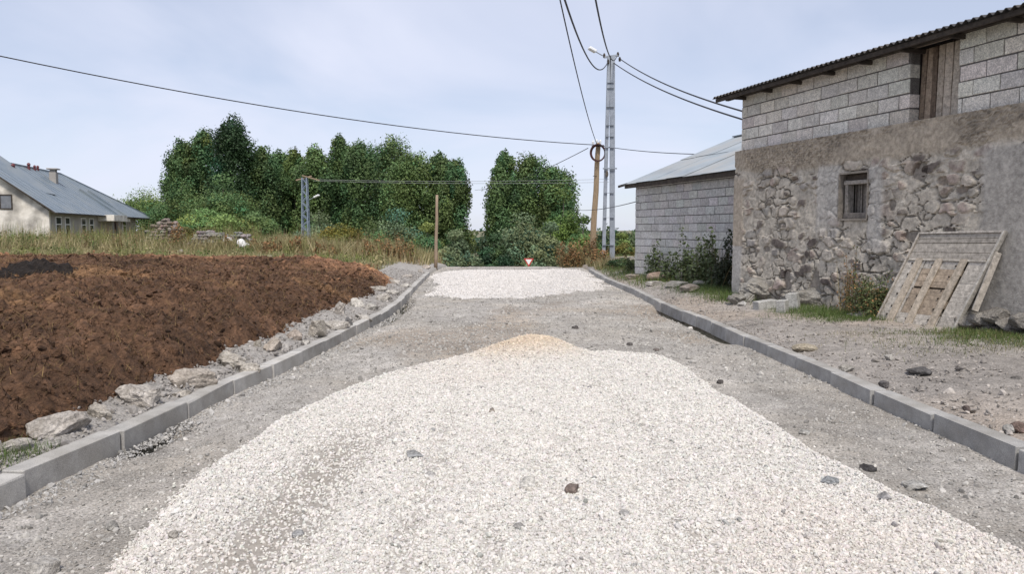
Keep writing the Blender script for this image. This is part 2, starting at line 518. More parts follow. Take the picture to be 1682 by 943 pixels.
# trench shadows along the kerbs: real hollows, shade also darkened into the colour
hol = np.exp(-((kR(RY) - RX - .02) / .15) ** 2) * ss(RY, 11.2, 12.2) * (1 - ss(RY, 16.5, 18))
RZ = RZ - .24 * hol
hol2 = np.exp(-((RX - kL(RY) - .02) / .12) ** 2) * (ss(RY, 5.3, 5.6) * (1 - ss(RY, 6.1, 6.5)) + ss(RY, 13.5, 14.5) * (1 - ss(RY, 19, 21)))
RZ = RZ - .20 * hol2
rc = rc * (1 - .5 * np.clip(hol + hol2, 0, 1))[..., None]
road = MB().add(np.stack([RX, RY, RZ], -1).reshape(-1, 3), grid_faces(*RX.shape), rc.reshape(-1, 3)).build('road', M_road, smooth=True)
tag(road, kind='structure')

# ------------------------------------------------------------------ kerbs
def kerb(K, sgn, side, first_s):
    P = K
    seg = np.r_[0, np.cumsum(np.linalg.norm(np.diff(P, axis=0), axis=1))]
    L = seg[-1]
    def pos(s):
        return np.array((np.interp(s, seg, P[:, 0]), np.interp(s, seg, P[:, 1])))
    s = first_s - 2 * 1.0
    k = 0
    while s + .6 < L:
        e = min(s + 1.0, L)
        a, b = pos(s + .008), pos(e - .010)
        if R.random() < .25: a = a + (b - a) * .012
        d = (b - a) / np.linalg.norm(b - a); Ln = np.linalg.norm(b - a)
        nb = np.array((d[1], -d[0])) * sgn          # towards the verge
        k += 1
        za = float(rz(a[1])) + .118 + R.normal(0, .006); zb = float(rz(b[1])) + .118 + R.normal(0, .006)
        mb = MB()
        V = cbox_local((0, 0, -.215), (Ln, .15, 0), .006)
        off = R.normal(0, .008)
        # chips on the arrises
        sh = 1 + .10 * fbm(V[:, 0] * 9 + k, V[:, 2] * 9, 1, 2, k)
        W = np.zeros_like(V)
        W[:, 0] = a[0] + d[0] * V[:, 0] + nb[0] * (V[:, 1] + off)
        W[:, 1] = a[1] + d[1] * V[:, 0] + nb[1] * (V[:, 1] + off)
        W[:, 2] = za + (zb - za) * V[:, 0] / Ln + V[:, 2]
        W += R.normal(0, .0026, W.shape)
        F = _CF if sgn < 0 else [f[::-1] for f in _CF]
        tone = R.uniform(.82, 1.10)
        mb.add(W, F, np.array((.43, .415, .39) if sgn < 0 else (.375, .366, .352)) * tone)  # right row coloured darker for its shaded side, though the same concrete
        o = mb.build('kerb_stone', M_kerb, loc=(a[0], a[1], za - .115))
        lab = f'grey concrete kerb stone, {ordinal(k)} from the near end of the {side} kerb'
        tag(o, lab, 'kerb stone', f'kerb stones along the {side} side of the road')
        s = e
    return k
nKL = kerb(KLx, -1, 'left', 4.0)
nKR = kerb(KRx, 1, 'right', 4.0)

# ------------------------------------------------------------------ white gravel dumped on the road
def inside(x, y, poly):
    poly = np.asarray(poly); c = np.zeros(np.shape(x), bool); j = len(poly) - 1
    for i in range(len(poly)):
        xi, yi = poly[i]; xj, yj = poly[j]
        t = ((yi > y) != (yj > y)) & (x < (xj - xi) * (y - yi) / (yj - yi + 1e-12) + xi)
        c ^= t; j = i
    return c
def poly_dist(x, y, poly):
    poly = np.asarray(poly, float); best = np.full(np.shape(x), 1e9)
    for i in range(len(poly)):
        p, q = poly[i], poly[(i + 1) % len(poly)]
        d = q - p; t = np.clip(((x - p[0]) * d[0] + (y - p[1]) * d[1]) / (d @ d + 1e-12), 0, 1)
        best = np.minimum(best, np.hypot(x - p[0] - t * d[0], y - p[1] - t * d[1]))
    return np.where(inside(x, y, poly), best, -best)
def trace(pix, zo=0.04):
    out = []
    for px, py in pix:
        z = 0
        for k in range(5):
            p = gp(px, py, z); z = float(rz(p[1])) + zo
        out.append(p[:2])
    return np.array(out)
heapP = trace([(165,943),(210,882),(300,800),(345,763),(400,727),(500,672),(600,628),(700,602),(760,594),(800,588),(960,585),(1110,602),(1155,620),(1200,655),(1300,715),(1400,773),(1500,820),(1600,868),(1682,905)])
heapP = np.vstack([[(-2.0, 1.2)], [(-1.95, 2.6)], heapP, [(2.62, 3.2)], [(2.65, 1.2)]])
def wob(x, y):
    return .08 * fbm(x, y, 2.6, 4, 77)
def heap_h(x, y):
    d = poly_dist(x, y, heapP) + wob(x, y)
    edge = ss(d, -.01, .22)
    rut = -.075 * np.exp(-((x + 1.35 - .03 * y) / .22) ** 2) * (1 - ss(y, 5.0, 7.0))
    rut += -.022 * np.exp(-((x - .95) / .22) ** 2) + .012 * np.exp(-((x - 1.5) / .2) ** 2) - .02 * np.exp(-((x + .45) / .2) ** 2) * (1 - ss(y, 6, 9))
    mound = .30 * np.exp(-(((x - .24) / .60) ** 2 + ((y - 9.0) / .55) ** 2)) + .07 * np.exp(-(((x - 1.5) / .6) ** 2 + ((y - 8.7) / .5) ** 2))
    bump_ = .05 * fbm(x, y, 1.0, 4, 81) + .02 * fbm(x, y, 5, 3, 83)
    ridge = .035 * np.exp(-((d - .16) / .12) ** 2)
    return np.where(d > -.05, edge * (.115 + rut + bump_) + ridge * edge + mound * ss(d, -.02, .3) - .012, -.05)
hx = np.linspace(-2.7, 3.1, 190); hy = steps(1.2, [(11.0, .045)])
HX, HY = np.meshgrid(hx, hy)
HZ = road_z(HX, HY) + heap_h(HX, HY)
thin = np.exp(-((HX + 1.35 - .03 * HY) / .26) ** 2) * (1 - ss(HY, 5.2, 7.2))
def gravel_col(x, y, n=None):
    thinm = np.exp(-((x + 1.35 - .03 * y) / .26) ** 2) * (1 - ss(y, 5.0, 7.0)) + .5 * ss(fbm(x * 1.6, y * .5, .9, 4, 91), .12, .28) * (1 - ss(y, 4.5, 6.5))
    for a0, b0, w0, k0 in ((1.05, -.02, .14, .62), (-.35, -.03, .11, .58), (.35, 0, .09, .35), (1.75, -.03, .12, .45), (-.85, -.02, .09, .40)):
        thinm = thinm + k0 * np.exp(-((x - a0 - b0 * y - .06 * np.sin(y * 1.3)) / w0) ** 2) * ss(fbm(x * 2.5, y * .45, 1.0, 3, 97 + int(a0 * 10)), -.30, .05) * (1 - ss(y, 7.0, 8.8))
    thinm = np.clip(thinm, 0, .95)
    tan = np.exp(-(((x - .16) / .60) ** 2 + ((y - 9.1) / .55) ** 2) ** 1.5) * 1.15
    pink = ss(fbm(x, y, .6, 4, 95), 0, .22) * .35
    c = np.array((.665, .637, .592))[None] * np.ones((x.size, 1))
    c = c * (1 - pink.ravel()[:, None] * np.array((.0, .06, .09)))
    c = c * (1 - np.clip(tan, 0, 1).ravel()[:, None] * np.array((.05, .17, .30)))
    return c, thinm.ravel()
gc, th = gravel_col(HX, HY)
gc = gc * .88 * (1 - th[:, None] * np.array((.46, .49, .52)))
sel = (heap_h(HX, HY) > -.03)
fc = grid_faces(*HX.shape)
keep = sel.ravel()[fc].any(1)
hb = MB().add(np.stack([HX, HY, HZ], -1).reshape(-1, 3), fc[keep], gc)
# loose stones of the heap
def heap_stones(n, y0, y1, r0, r1):
    x = R.uniform(-2.5, 3.0, n); y = R.uniform(y0, y1, n)
    h = heap_h(x, y); d = poly_dist(x, y, heapP) + wob(x, y)
    c, t = gravel_col(x, y)
    ok = (d > R.normal(-.012, .016, n)) & (R.random(n) > .75 * t)
    ok |= (d > -.30) & (d <= 0) & (R.random(n) < .02 * np.exp(d / .12) + .002)
    x, y, c, h = x[ok], y[ok], c[ok], np.clip(h[ok], 0, None)
    rad = R.uniform(r0, r1, len(x)) * np.where(R.random(len(x)) < .04, 1.7, 1)
    z = road_z(x, y) + h + rad * R.uniform(.0, .55, len(x))
    tone = np.clip(R.normal(1.0, .075 * (1 if y0 < 4 else .75), (len(x), 1)), .65, 1.15)
    grey = R.random(len(x)) < .022
    c = c * tone; c[grey] = c[grey] * np.array((.50, .51, .52))
    c = np.clip(c * (1 + R.normal(0, .015, c.shape)), .03, .9)
    scatter_stones(hb, np.stack([x, y, z], 1), rad, c)
heap_stones(84000, 2.6, 4.6, .0060, .0115)
heap_stones(70000, 4.6, 7.2, .0075, .0122)
heap_stones(64000, 7.2, 10.8, .008, .0125)
heap = hb.build('gravel_heap', M_gravel)
tag(heap, 'long low heap of white crushed limestone gravel spread over the near road', 'gravel', kind='stuff')

farP = trace([(703,452),(712,478),(718,486),(760,488),(880,490),(905,484),(1000,471),(985,458),(960,444),(950,441),(870,443),(760,444),(715,447)])
FX, FY = np.meshgrid(np.linspace(-4, 4, 130), steps(18.5, [(38.5, .15)]))
def far_h(x, y):
    d = poly_dist(x, y, farP) + 1.3 * fbm(x, y, .8, 5, 101)
    return np.where(d > -.1, ss(d, 0, .5) * (.07 + .05 * fbm(x, y, .8, 3, 103)) - .012, -.05)
FZ = road_z(FX, FY) + far_h(FX, FY)
fc = grid_faces(*FX.shape); keep = (far_h(FX, FY) > -.03).ravel()[fc].any(1)
fcol = np.ones((FX.size, 3)) * np.array((.58, .555, .525)) * (1 + .2 * fbm(FX, FY, 2, 4, 105)).ravel()[:, None]
fb = MB().add(np.stack([FX, FY, FZ], -1).reshape(-1, 3), fc[keep], fcol)
n = 26000
x = R.uniform(-3.8, 3.8, n); y = R.uniform(18.6, 38, n); h = far_h(x, y)
ok = (h > 0) | ((h > -.03) & (R.random(n) < .1)); x, y, h = x[ok], y[ok], h[ok]
rad = R.uniform(.014, .03, len(x)); z = road_z(x, y) + np.clip(h, 0, None) + rad * .2
scatter_stones(fb, np.stack([x, y, z], 1), rad, np.array((.64, .61, .58)) * np.clip(R.normal(1, .13, (len(x), 1)), .5, 1.15))
tag(fb.build('gravel_patch', M_gravel), 'flat patch of white gravel spread across the far end of the road', 'gravel', kind='stuff')

# grey pebbles lying on road and yard
pb = MB()
def pebbles(n, x, y, z, r0, r1, base, keepm=None):
    inh = (kR(y) - x > -.02) & (kR(y) - x < .30) & (y > 11.2) & (y < 17.6)
    keepm = ~inh if keepm is None else (keepm & ~inh)
    rad = R.uniform(r0, r1, n) * (1 + 1.2 * (R.random(n) < .05))
    c = np.array(base) * np.clip(R.normal(1, .22, (n, 1)), .4, 1.9)
    if keepm is not None: x, y, z, rad, c = x[keepm], y[keepm], z[keepm], rad[keepm], c[keepm]
    scatter_stones(pb, np.stack([x, y, z + rad * .15], 1), rad, np.clip(c, .03, .75), .6)
n = 42000
y = 3.2 + 11 * R.random(n) ** 1.5; x = kL(y) + (kR(y) - kL(y)) * R.random(n)
pebbles(n, x, y, road_z(x, y), .004, .012, (.33, .315, .29), heap_h(x, y) < 0)
n = 16000
y = R.uniform(8, 38, n); x = kL(y) + (kR(y) - kL(y)) * R.random(n)
pebbles(n, x, y, road_z(x, y), .010, .022, (.34, .325, .30), heap_h(x, y) < 0)
n = 14000
y = R.uniform(4.5, 36, n); x = kR(y) + .2 + 4.5 * R.random(n) ** 1.4
pebbles(n, x, y, H(x, y), .006, .022, (.29, .265, .24))
n = 5000
y = R.uniform(3.5, 30, n); x = kL(y) - .18 - 1.3 * R.random(n) ** 1.3
pebbles(n, x, y, H(x, y) + .02, .006, .022, (.30, .28, .26))
# crumbs along the foot of the left kerb
n = 2600
y = R.uniform(3.6, 16, n); x = kL(y) + .02 + np.abs(R.normal(0, .10, n))
pebbles(n, x, y, road_z(x, y), .006, .017, (.33, .32, .305))
tag(pb.build('pebbles', M_pebble), 'loose grey pebbles scattered over the dirt road, yard and verge', 'pebbles', kind='stuff')

# single stones one can point at
def stone(pxc, py, wpx, hpx, colr, label, cat='stone', name='stone', grp=None, zo=0.0, seed=None, base=ICO3, on=None, cuts=9, depth=1.0, push=.5, sink=.35, rough=.06):
    p = G(pxc, py) if on is None else on(pxc, py)
    w = wpx / FPX * p[1] / 2; h = hpx / FPX * p[1] / 2
    sd = seed if seed is not None else int(pxc * 7 + py)
    V = rock_verts(base, (w * 1.18, w * 1.0 * depth, h * 1.35), sd, cuts, rough)
    lo = V[:, 2].min()
    V = V + np.array((p[0], p[1] + w * push, p[2] - lo - h * sink + zo))
    mott = 1 + .5 * fbm(V[:, 0] * 3 + V[:, 2] * 2, V[:, 1] * 3 - V[:, 2], 4, 3, sd)
    o = MB().add(V, base[1], np.array(colr)[None] * mott[:, None]).build(name, M_rock, loc=(p[0], p[1] + w * push, p[2]))
    return tag(o, label, cat, grp)
def on_heap(px, py):
    d = ray(px, py); Yv = np.arange(2.5, 40, .01); t = Yv / d[1]; Xv = d[0] * t; Zv = CAMZ + d[2] * t
    S = road_z(Xv, Yv) + np.clip(heap_h(Xv, Yv), 0, None)
    k = np.nonzero(Zv <= S)[0][0]
    return np.array((Xv[k], Yv[k], S[k]))
GRAVST = [
    (940,812,32,16,(.20,.16,.14),'reddish brown cobble at the centre of the near white gravel'),
    (869,803,30,17,(.66,.64,.60),'large white stone left of the reddish brown cobble on the gravel'),
    (680,753,32,12,(0.390,0.390,0.390),'flat dark grey stone lying on the left middle of the white gravel'),
    (852,869,17,11,(0.351,0.338,0.325),'small dark grey pebble below the large white stone on the gravel'),
    (808,678,11,8,(0.364,0.325,0.286),'tiny dark pebble on the upper middle of the white gravel'),
    (1366,797,26,14,(0.312,0.325,0.338),'dark grey stone near the right edge of the white gravel heap'),
    (1456,822,24,14,(0.390,0.377,0.377),'mid grey stone on the right slope of the white gravel heap'),
    (280,885,21,12,(0.429,0.403,0.364),'grey brown pebble in the bare rut at the left gravel edge'),
    (488,884,22,9,(0.468,0.468,0.468),'flat light grey pebble on the left half of the near gravel'),
    (706,785,16,9,(0.494,0.481,0.468),'pale grey pebble just below the flat dark grey stone'),
    (1025,848,18,10,(0.429,0.416,0.403),'grey pebble on the right half of the near white gravel'),
]
for a in GRAVST: stone(*a[:5], a[5], on=on_heap, rough=.11, cuts=7, sink=.75, grp='odd stones lying on the white gravel')
ROADST = [
    (1428,775,24,13,(.085,.08,.08),'black lump of stone on the dirt beside the right gravel edge'),
    (1510,803,42,11,(.42,.41,.39),'flat pale stone half buried in the right road shoulder'),
    (62,950,50,34,(.44,.42,.39),'big pale rounded stone in the dirt at the bottom left corner'),
    (182,873,20,13,(.34,.33,.31),'grey pointed stone in the dirt left of the gravel heap'),
    (945,541,11,6,(.10,.09,.085),'small dark stone on the dirt beyond the tan gravel mound'),
    (1035,569,12,6,(.11,.10,.095),'dark clod on the dirt right of the tan gravel mound'),
    (1184,630,11,6,(.10,.09,.085),'small black stone beside the right shoulder of the gravel heap'),
    (1078,577,11,5,(.14,.12,.11),'thin dark clod on the dirt between gravel heap and right kerb'),
    (1324,716,18,8,(.40,.39,.37),'light grey stone at the right foot of the gravel heap'),
    (1170,649,22,7,(.42,.38,.33),'tan flat stone on the dirt beside the right gravel shoulder'),
]
for a in ROADST: stone(*a[:5], a[5], rough=.11, cuts=7, sink=.6, grp='single stones on the dirt road')
YARDST = [
    (1516,616,40,11,(.115,.11,.11),'flat dark slab of stone lying in the middle of the yard'),
    (1455,638,17,10,(.14,.13,.13),'dark stone just behind the right kerb below the flat slab'),
    (1462,592,16,8,(.48,.46,.43),'small whitish stone in the yard left of the flat dark slab'),
    (1577,609,14,5,(.13,.12,.115),'thin dark chip of stone in the yard right of the flat slab'),
    (1672,625,16,6,(.15,.14,.13),'small brown stone at the right side of the yard'),
    (1590,678,13,9,(.16,.13,.12),'reddish dark stone behind the right kerb near the frame edge'),
    (1392,612,22,10,(.36,.34,.31),'pale stone tucked behind the right kerb, left of the flat slab'),
    (1325,578,40,12,(.42,.37,.29),'low tan rubble stone in the yard behind the right kerb'),
    (1676,712,22,18,(.19,.14,.12),'brown stone behind the nearest right kerb stone'),
    (1660,712,18,12,(.42,.41,.39),'pale chip of stone behind the nearest right kerb stone'),
]
for a in YARDST: stone(*a[:5], a[5], rough=.11, cuts=7, grp='single stones in the yard')

# ------------------------------------------------------------------ rocks between left kerb and manure
VR = [ # px, base y, w, h, tone, size word
    (322,640,88,38,(.36,.33,.30)),(90,722,120,44,(.37,.35,.33)),(165,690,54,34,(.36,.34,.31)),(225,668,110,40,(.38,.36,.34)),
    (205,640,30,22,(.40,.38,.35)),(385,606,70,30,(.37,.35,.32)),(452,578,54,28,(.40,.36,.32)),(487,560,34,22,(.35,.31,.28)),
    (525,556,56,42,(.36,.34,.31)),(424,575,22,24,(.40,.38,.34)),(410,614,52,20,(.38,.36,.33)),(556,545,58,22,(.40,.385,.365)),
    (560,519,40,26,(.36,.34,.32)),(588,506,36,17,(.42,.41,.39)),(612,512,36,14,(.38,.37,.35)),(600,528,44,14,(.34,.33,.315)),
    (634,497,32,14,(.40,.385,.36)),(648,486,30,12,(.38,.37,.35)),(622,480,36,13,(.36,.345,.325)),(668,474,26,10,(.42,.41,.39)),
    (650,468,30,11,(.37,.355,.335)),(672,458,24,10,(.36,.34,.32)),(694,450,20,8,(.38,.36,.34)),(345,585,40,20,(.34,.30,.26)),
    (20,748,70,26,(.36,.345,.32)),(300,655,40,16,(.37,.35,.32)),(350,625,30,12,(.38,.36,.33)),(505,570,30,12,(.40,.39,.37)),(700,443,18,7,(.36,.33,.30)),(575,540,16,20,(.15,.15,.155)),
]
def kerb_index(p):
    seg = np.r_[0, np.cumsum(np.linalg.norm(np.diff(KLx, axis=0), axis=1))]
    s = np.interp(p[1], KLx[:, 1], seg)
    return max(1, int(math.floor(s - 2.0)) + 1)
used = set()
for px, py, w, h, c in VR:
    p = G(px - w * .12, py - 3)
    k = kerb_index(p)
    size = 'large' if w >= 60 else ('broad flat' if w > 2.6 * h else ('lumpy' if w * p[1] > 420 else 'small'))
    lab = f'{size} grey rock on the left verge beside the {ordinal(k)} kerb stone'
    alt = ['pale', 'dusty', 'angular', 'half-buried', 'outer', 'low', 'chipped', 'rounded']
    j = 0
    while lab in used and j < len(alt):
        lab = f'{alt[j]} {size} grey rock on the left verge by the {ordinal(k)} kerb stone'; j += 1
    used.add(lab)
    stone(px - w * .12, py - 2, w * .86, h * .95, np.array(c) * np.array((1.2, 1.17, 1.13)), lab, 'rock', 'rock', 'rocks along the left kerb', base=ICO4, cuts=16, depth=.7, sink=.8, rough=.13)

# ------------------------------------------------------------------ manure spread on the left field
mP = [gp(px, py, .2)[:2] for px, py in [(0,735),(60,712),(130,675),(200,643),(265,612),(330,598),(400,566),(460,545),(540,503),(600,482),(640,462)]]
mP = np.vstack([[(mP[0][0] - .3, 2.2)], mP, [(-3.9, 24.6), (-6.5, 25.6), (-11, 24.5), (-18, 22.5), (-26, 21), (-26, 2.2)]])
def man_h(x, y):
    d = poly_dist(x, y, mP) + .35 * fbm(x, y, 1.3, 4, 201)
    body = ss(d, 0, .38) * (.17 + .10 * ss(d, .3, 2.0) + .10 * (1 - ss(y, 8, 13))) + .15 * np.exp(-(((x + 6.2) / 2.6) ** 2 + ((y - 23.2) / 1.5) ** 2))
    rel = .30 * fbm(x, y, .55, 5, 203) + .48 * np.abs(fbm(x, y, 1.7, 5, 205)) + .26 * (.12 - np.abs(fbm(x + .1 * y, y, 4.5, 3, 206))) + .13 * fbm(x, y, 7, 3, 207) + .10 * fbm(x, y, 13, 3, 209)
    return np.where(d > -.08, body + rel * ss(d, -.05, .5) * (1.0 - .35 * ss(y, 10, 20)) - .03, -.12), d
mx = -2.6 - steps(0, [(5, .034), (9, .06), (23.4, .13)])[::-1]
my = steps(2.8, [(9, .034), (15, .06), (26, .11)])
MX, MY = np.meshgrid(mx, my)
MH, MD = man_h(MX, MY); MZ = H(MX, MY) + MH
fc = grid_faces(*MX.shape); keep = (MD > -.1).ravel()[fc].all(1)
def man_col(x, y):
    c = np.array((.138, .076, .045))[None] * (1 + 1.0 * fbm(x, y, 1.2, 5, 211))[:, None] * (1 + .9 * fbm(x, y, 9, 3, 213))[:, None]
    ochre = ss(fbm(x, y * 1.6, .5, 4, 215), .07, .22)[:, None]
    dark = ss(fbm(x, y, .45, 4, 217), .08, .25)[:, None]
    pale = ss(y + 3 * fbm(x, y, .4, 3, 219), 19.5, 22)[:, None]
    c = c * (1 + ochre * np.array((.7, .75, .55))) * (1 - dark * .58)
    c = c * (1 + pale * np.array((1.0, .95, .9)))
    return np.clip(c, .006, .5)
manb = MB().add(np.stack([MX, MY, MZ], -1).reshape(-1, 3), fc[keep], man_col(MX.ravel(), MY.ravel()))
n = 30000
y = 3.0 + 21 * R.random(n) ** 1.5; x = -2.8 - (17 * R.random(n) ** 1.4) * np.clip(y / 9, .35, 1.2)
h, d = man_h(x, y); ok = d > .02; x, y, h = x[ok], y[ok], h[ok]
rad = R.uniform(.006, .024, len(x)) * (1 + .02 * y) * (1 + 1.5 * (R.random(len(x)) < .03))
scatter_stones(manb, np.stack([x, y, H(x, y) + h + rad * .3], 1), rad, man_col(x, y) * np.clip(R.normal(1.0, .3, (len(x), 1)), .35, 1.9))
n = 9000
y = 3.0 + 19 * R.random(n) ** 1.5; x = -2.8 - (15 * R.random(n) ** 1.4) * np.clip(y / 9, .35, 1.2)
h, d = man_h(x, y); ok = (d > .0) & (fbm(x, y, 1.1, 4, 241) > .0); x, y, h = x[ok], y[ok], h[ok]
rad = R.uniform(.025, .065, len(x)) * (1 + .02 * y)
scatter_stones(manb, np.stack([x, y, H(x, y) + h + rad * .1], 1), rad, man_col(x, y) * np.clip(R.normal(.85, .25, (len(x), 1)), .4, 1.5), .55)
# straws in the manure
def blades(mb, P, h, w, lean, cols, curve=.25, seg=2):
    n = len(P); a = R.uniform(0, 6.283, n); sd = np.stack([np.cos(a), np.sin(a), np.zeros(n)], 1)
    b = a + R.normal(1.57, .5, n); ld = np.stack([np.cos(b), np.sin(b), np.zeros(n)], 1)
    rows = []
    for i in range(seg + 1):
        t = i / seg
        c = P + ld * (lean * h * (t * (1 - curve) + curve * t * t * 1.6))[:, None]
        c = c + np.array((0, 0, 1.)) * (h * t * np.sqrt(np.clip(1 - (lean * .7) ** 2, .05, 1)))[:, None]
        ww = w * (1 - .85 * t)
        rows += [c - sd * ww[:, None] / 2, c + sd * ww[:, None] / 2]
    V = np.stack(rows, 1)
    F = np.array([(2*i, 2*i+1, 2*i+3, 2*i+2) for i in range(seg)])
    k = V.shape[1]
    mb.add(V.reshape(-1, 3), (F[None] + (np.arange(n) * k)[:, None, None]).reshape(-1, 4), np.repeat(cols, k, 0))
n = 60000
y = 3.0 + 19 * R.random(n) ** 1.4; x = -2.9 - (15 * R.random(n) ** 1.3) * np.clip(y / 9, .35, 1.2)
h, d = man_h(x, y); ok = d > .05; x, y, h = x[ok], y[ok], h[ok]
P = np.stack([x, y, H(x, y) + h + .004], 1)
cs = np.where(R.random((len(x), 1)) < .3, np.array((.24, .16, .07)), np.array((.10, .055, .03))) * R.uniform(.6, 1.4, (len(x), 1))
blades(manb, P, R.uniform(.05, .16, len(x)), R.uniform(.003, .006, len(x)) * (1 + y * .06), R.uniform(.8, 1.25, len(x)), cs)
tag(manb.build('manure', M_manure), 'brown strawy manure spread thickly over the field left of the road', 'manure', kind='stuff')

# the black heap at the left frame edge, further back
bx, by = gp(-5, 456, .80)[:2]
gx, gy = np.meshgrid(np.linspace(-1.25, 1.25, 90), np.linspace(-2.2, 2.2, 90))
rr = np.hypot(gx / .70, gy / 1.2) + .5 * fbm(gx, gy, 1.4, 4, 229)
gz = .20 * (1 - ss(rr, .1, 1.0)) + .06 * fbm(gx, gy, 3, 4, 231) - .08 * ss(rr, .85, 1.1) - .02
hz = H(gx + bx, gy + by + 1.0) + man_h(gx + bx, gy + by + 1.0)[0]
fc = grid_faces(*gx.shape); keep = (rr < 1.12).ravel()[fc].all(1)
bh = MB().add(np.stack([gx + bx, gy + by + 1.0, hz + gz], -1).reshape(-1, 3), fc[keep], np.array((.025, .019, .016)) * (1 + .6 * fbm(gx, gy, 6, 3, 233)).ravel()[:, None])
o = bh.build('dark_manure_heap', M_manure, loc=(bx, by + 1.0, .6)); tag(o, 'low blackish heap on the far left of the brown manure', 'manure heap')

# ------------------------------------------------------------------ the big stone building on the right
LD = np.array((.293, -.956)); LD = LD / np.linalg.norm(LD)        # along the facade, towards the camera
LN = np.array((-LD[1], LD[0])) * -1                               # outward
if LN @ np.array((-1, 0)) < 0: LN = -LN
C1 = np.array((4.95, 17.0))
YZ = .10
SB = Frame((C1[0], C1[1], 0), (*LD, 0), (*LN, 0))
BL, BD = 12.6, 6.4
WT0, WT1, WZ0, WZ1 = 3.32, 4.02, 1.80, 2.60       # window opening
HT0, HT1 = 4.78, 5.70                              # hatch opening
STONE_TOP = 3.33
house = empty('stone_building', (C1[0], C1[1], YZ), 'tall rubble stone building topped with grey blocks under a dark corrugated roof', 'building')
# rubble wall in relief
st = np.linspace(-.0, BL, 560); sz = np.linspace(-.25, STONE_TOP, 160)
ST, SZ = np.meshgrid(st, sz)
def voro(x, y, sx, sy, seed, jit=.42):
    gx_, gy_ = x / sx, y / sy
    gx_ = gx_ + .5 * (np.floor(gy_) % 2)
    cx_, cy_ = np.floor(gx_), np.floor(gy_)
    f1 = np.full(x.shape, 9.); f2 = np.full(x.shape, 9.); idx_ = np.zeros(x.shape); idy_ = np.zeros(x.shape)
    for oy in (-1, 0, 1):
        for ox in (-1, 0, 1):
            ax, ay = cx_ + ox, cy_ + oy
            z0 = np.zeros_like(ax)
            jx = ax + .5 + jit * 2 * (_hash(ax, ay, z0, seed) - .5); jy = ay + .5 + jit * 2 * (_hash(ax, ay, z0 + 1, seed) - .5)
            pw = .62 + .8 * _hash(ax, ay, z0 + 2, seed)
            dd = np.sqrt(((gx_ - jx)) ** 2 + ((gy_ - jy) * 1.0) ** 2) * pw
            cl = dd < f1
            f2 = np.where(cl, f1, np.minimum(f2, dd)); idx_ = np.where(cl, ax, idx_); idy_ = np.where(cl, ay, idy_); f1 = np.where(cl, dd, f1)
    return f1, f2, idx_, idy_
wx_ = ST + .16 * fbm(ST, SZ, 2.6, 4, 301); wy_ = SZ + .13 * fbm(ST, SZ, 2.6, 4, 303)
f1, f2, ia, ib = voro(wx_, wy_, .30, .205, 7)
za = np.zeros_like(ia)
r1 = _hash(ia, ib, za, 41); r2 = _hash(ia, ib, za, 43); r3 = _hash(ia, ib, za, 47)
sm = ss(f2 - f1, .10, .24) * ss(f1, .72, .40)
expo = np.clip(ss(r1 + .6 * fbm(ST, SZ, .8, 3, 341), (.37), .60) + .10, 0, 1)
fine = fbm(ST, SZ, 9, 5, 305, .65); mid = fbm(ST, SZ, 2.2, 4, 307)
hgt = sm * expo * (.015 + .032 * r2) + .03 * fine + .035 * mid
mort = np.array((.50, .455, .385)) * (1 + .35 * mid + .45 * fine)[..., None]
pal = np.array([(.40,.355,.305),(.31,.25,.21),(.44,.40,.35),(.28,.26,.24),(.35,.285,.25),(.40,.375,.335),(.12,.10,.09),(.16,.135,.12)])
scol = pal[(r3 * 7.999).astype(int)] * (.85 + .35 * r2)[..., None] * (1 + .8 * fine)[..., None]
smear = (sm * expo * (1 - .75 * ss(fbm(ST, SZ, 2.6, 4, 343), .02, .16)))[..., None]
C = mort * (1 - smear) + scol * smear
crack = ss(f2 - f1, .10, .02) * ss(fbm(ST, SZ, 1.8, 4, 333), -.12, .08)
C = C * (1 - .78 * crack[..., None]); hgt = hgt - .035 * crack  # crack shadow painted into the colour as well as cut in relief
# clay and gravel band under the blocks
bandz = 2.78 + .22 * fbm(ST, SZ * .3, 1.0, 4, 311) + .12 * ss(ST, 4, 0)
band = ss(SZ, bandz - .06, bandz + .08)
f1b, f2b, ic, idd = voro(ST, SZ, .055, .045, 17); rb = _hash(ic, idd, np.zeros_like(ic), 53)
pebz = ss(f1b, .6, .25) * ss(fbm(ST, SZ, 1.3, 4, 313) + .10 * ss(SZ, 3.0, 3.2), -.02, .12)
bc = np.array((.42, .36, .285)) * (1 + .4 * mid + .4 * fine)[..., None] * (1 - pebz[..., None] * (.55 * rb)[..., None])
C = C * (1 - band[..., None]) + bc * band[..., None]
hgt = hgt * (1 - band) + band * (.025 + .018 * pebz + .03 * fine + .03 * mid)
# smooth mortar: corner strip, patch by the window, grey render at the right
edge_n = .12 * fbm(ST, SZ, 2, 4, 315)
corner = ss(.34 + edge_n - ST, -.04, .05) * (1 - ss(SZ, 2.65, 2.85))
c2 = np.where((SZ > 1.25)[..., None], np.array((.40, .345, .28)), np.array((.43, .41, .385))) * (1 + .25 * fine)[..., None]
C = C * (1 - corner[..., None]) + c2 * corner[..., None]; hgt = hgt * (1 - corner) + corner * (.03 + .012 * fine)
wp = ss(.42 - np.abs(ST - 3.02) * 1.3 + edge_n * 2, 0, .12) * ss(SZ, 1.2, 2.0) * (1 - ss(SZ, 2.7, 2.85))
wp = np.maximum(wp, ss(.2 - np.abs(ST - 4.2) + edge_n, 0, .1) * ss(SZ, 1.1, 1.5) * (1 - ss(SZ, 2.6, 2.8)))
C = C * (1 - .85 * wp[..., None]) + np.array((.45, .43, .40)) * (1 + .25 * fine)[..., None] * .85 * wp[..., None]; hgt = hgt * (1 - .7 * wp) + .03 * wp
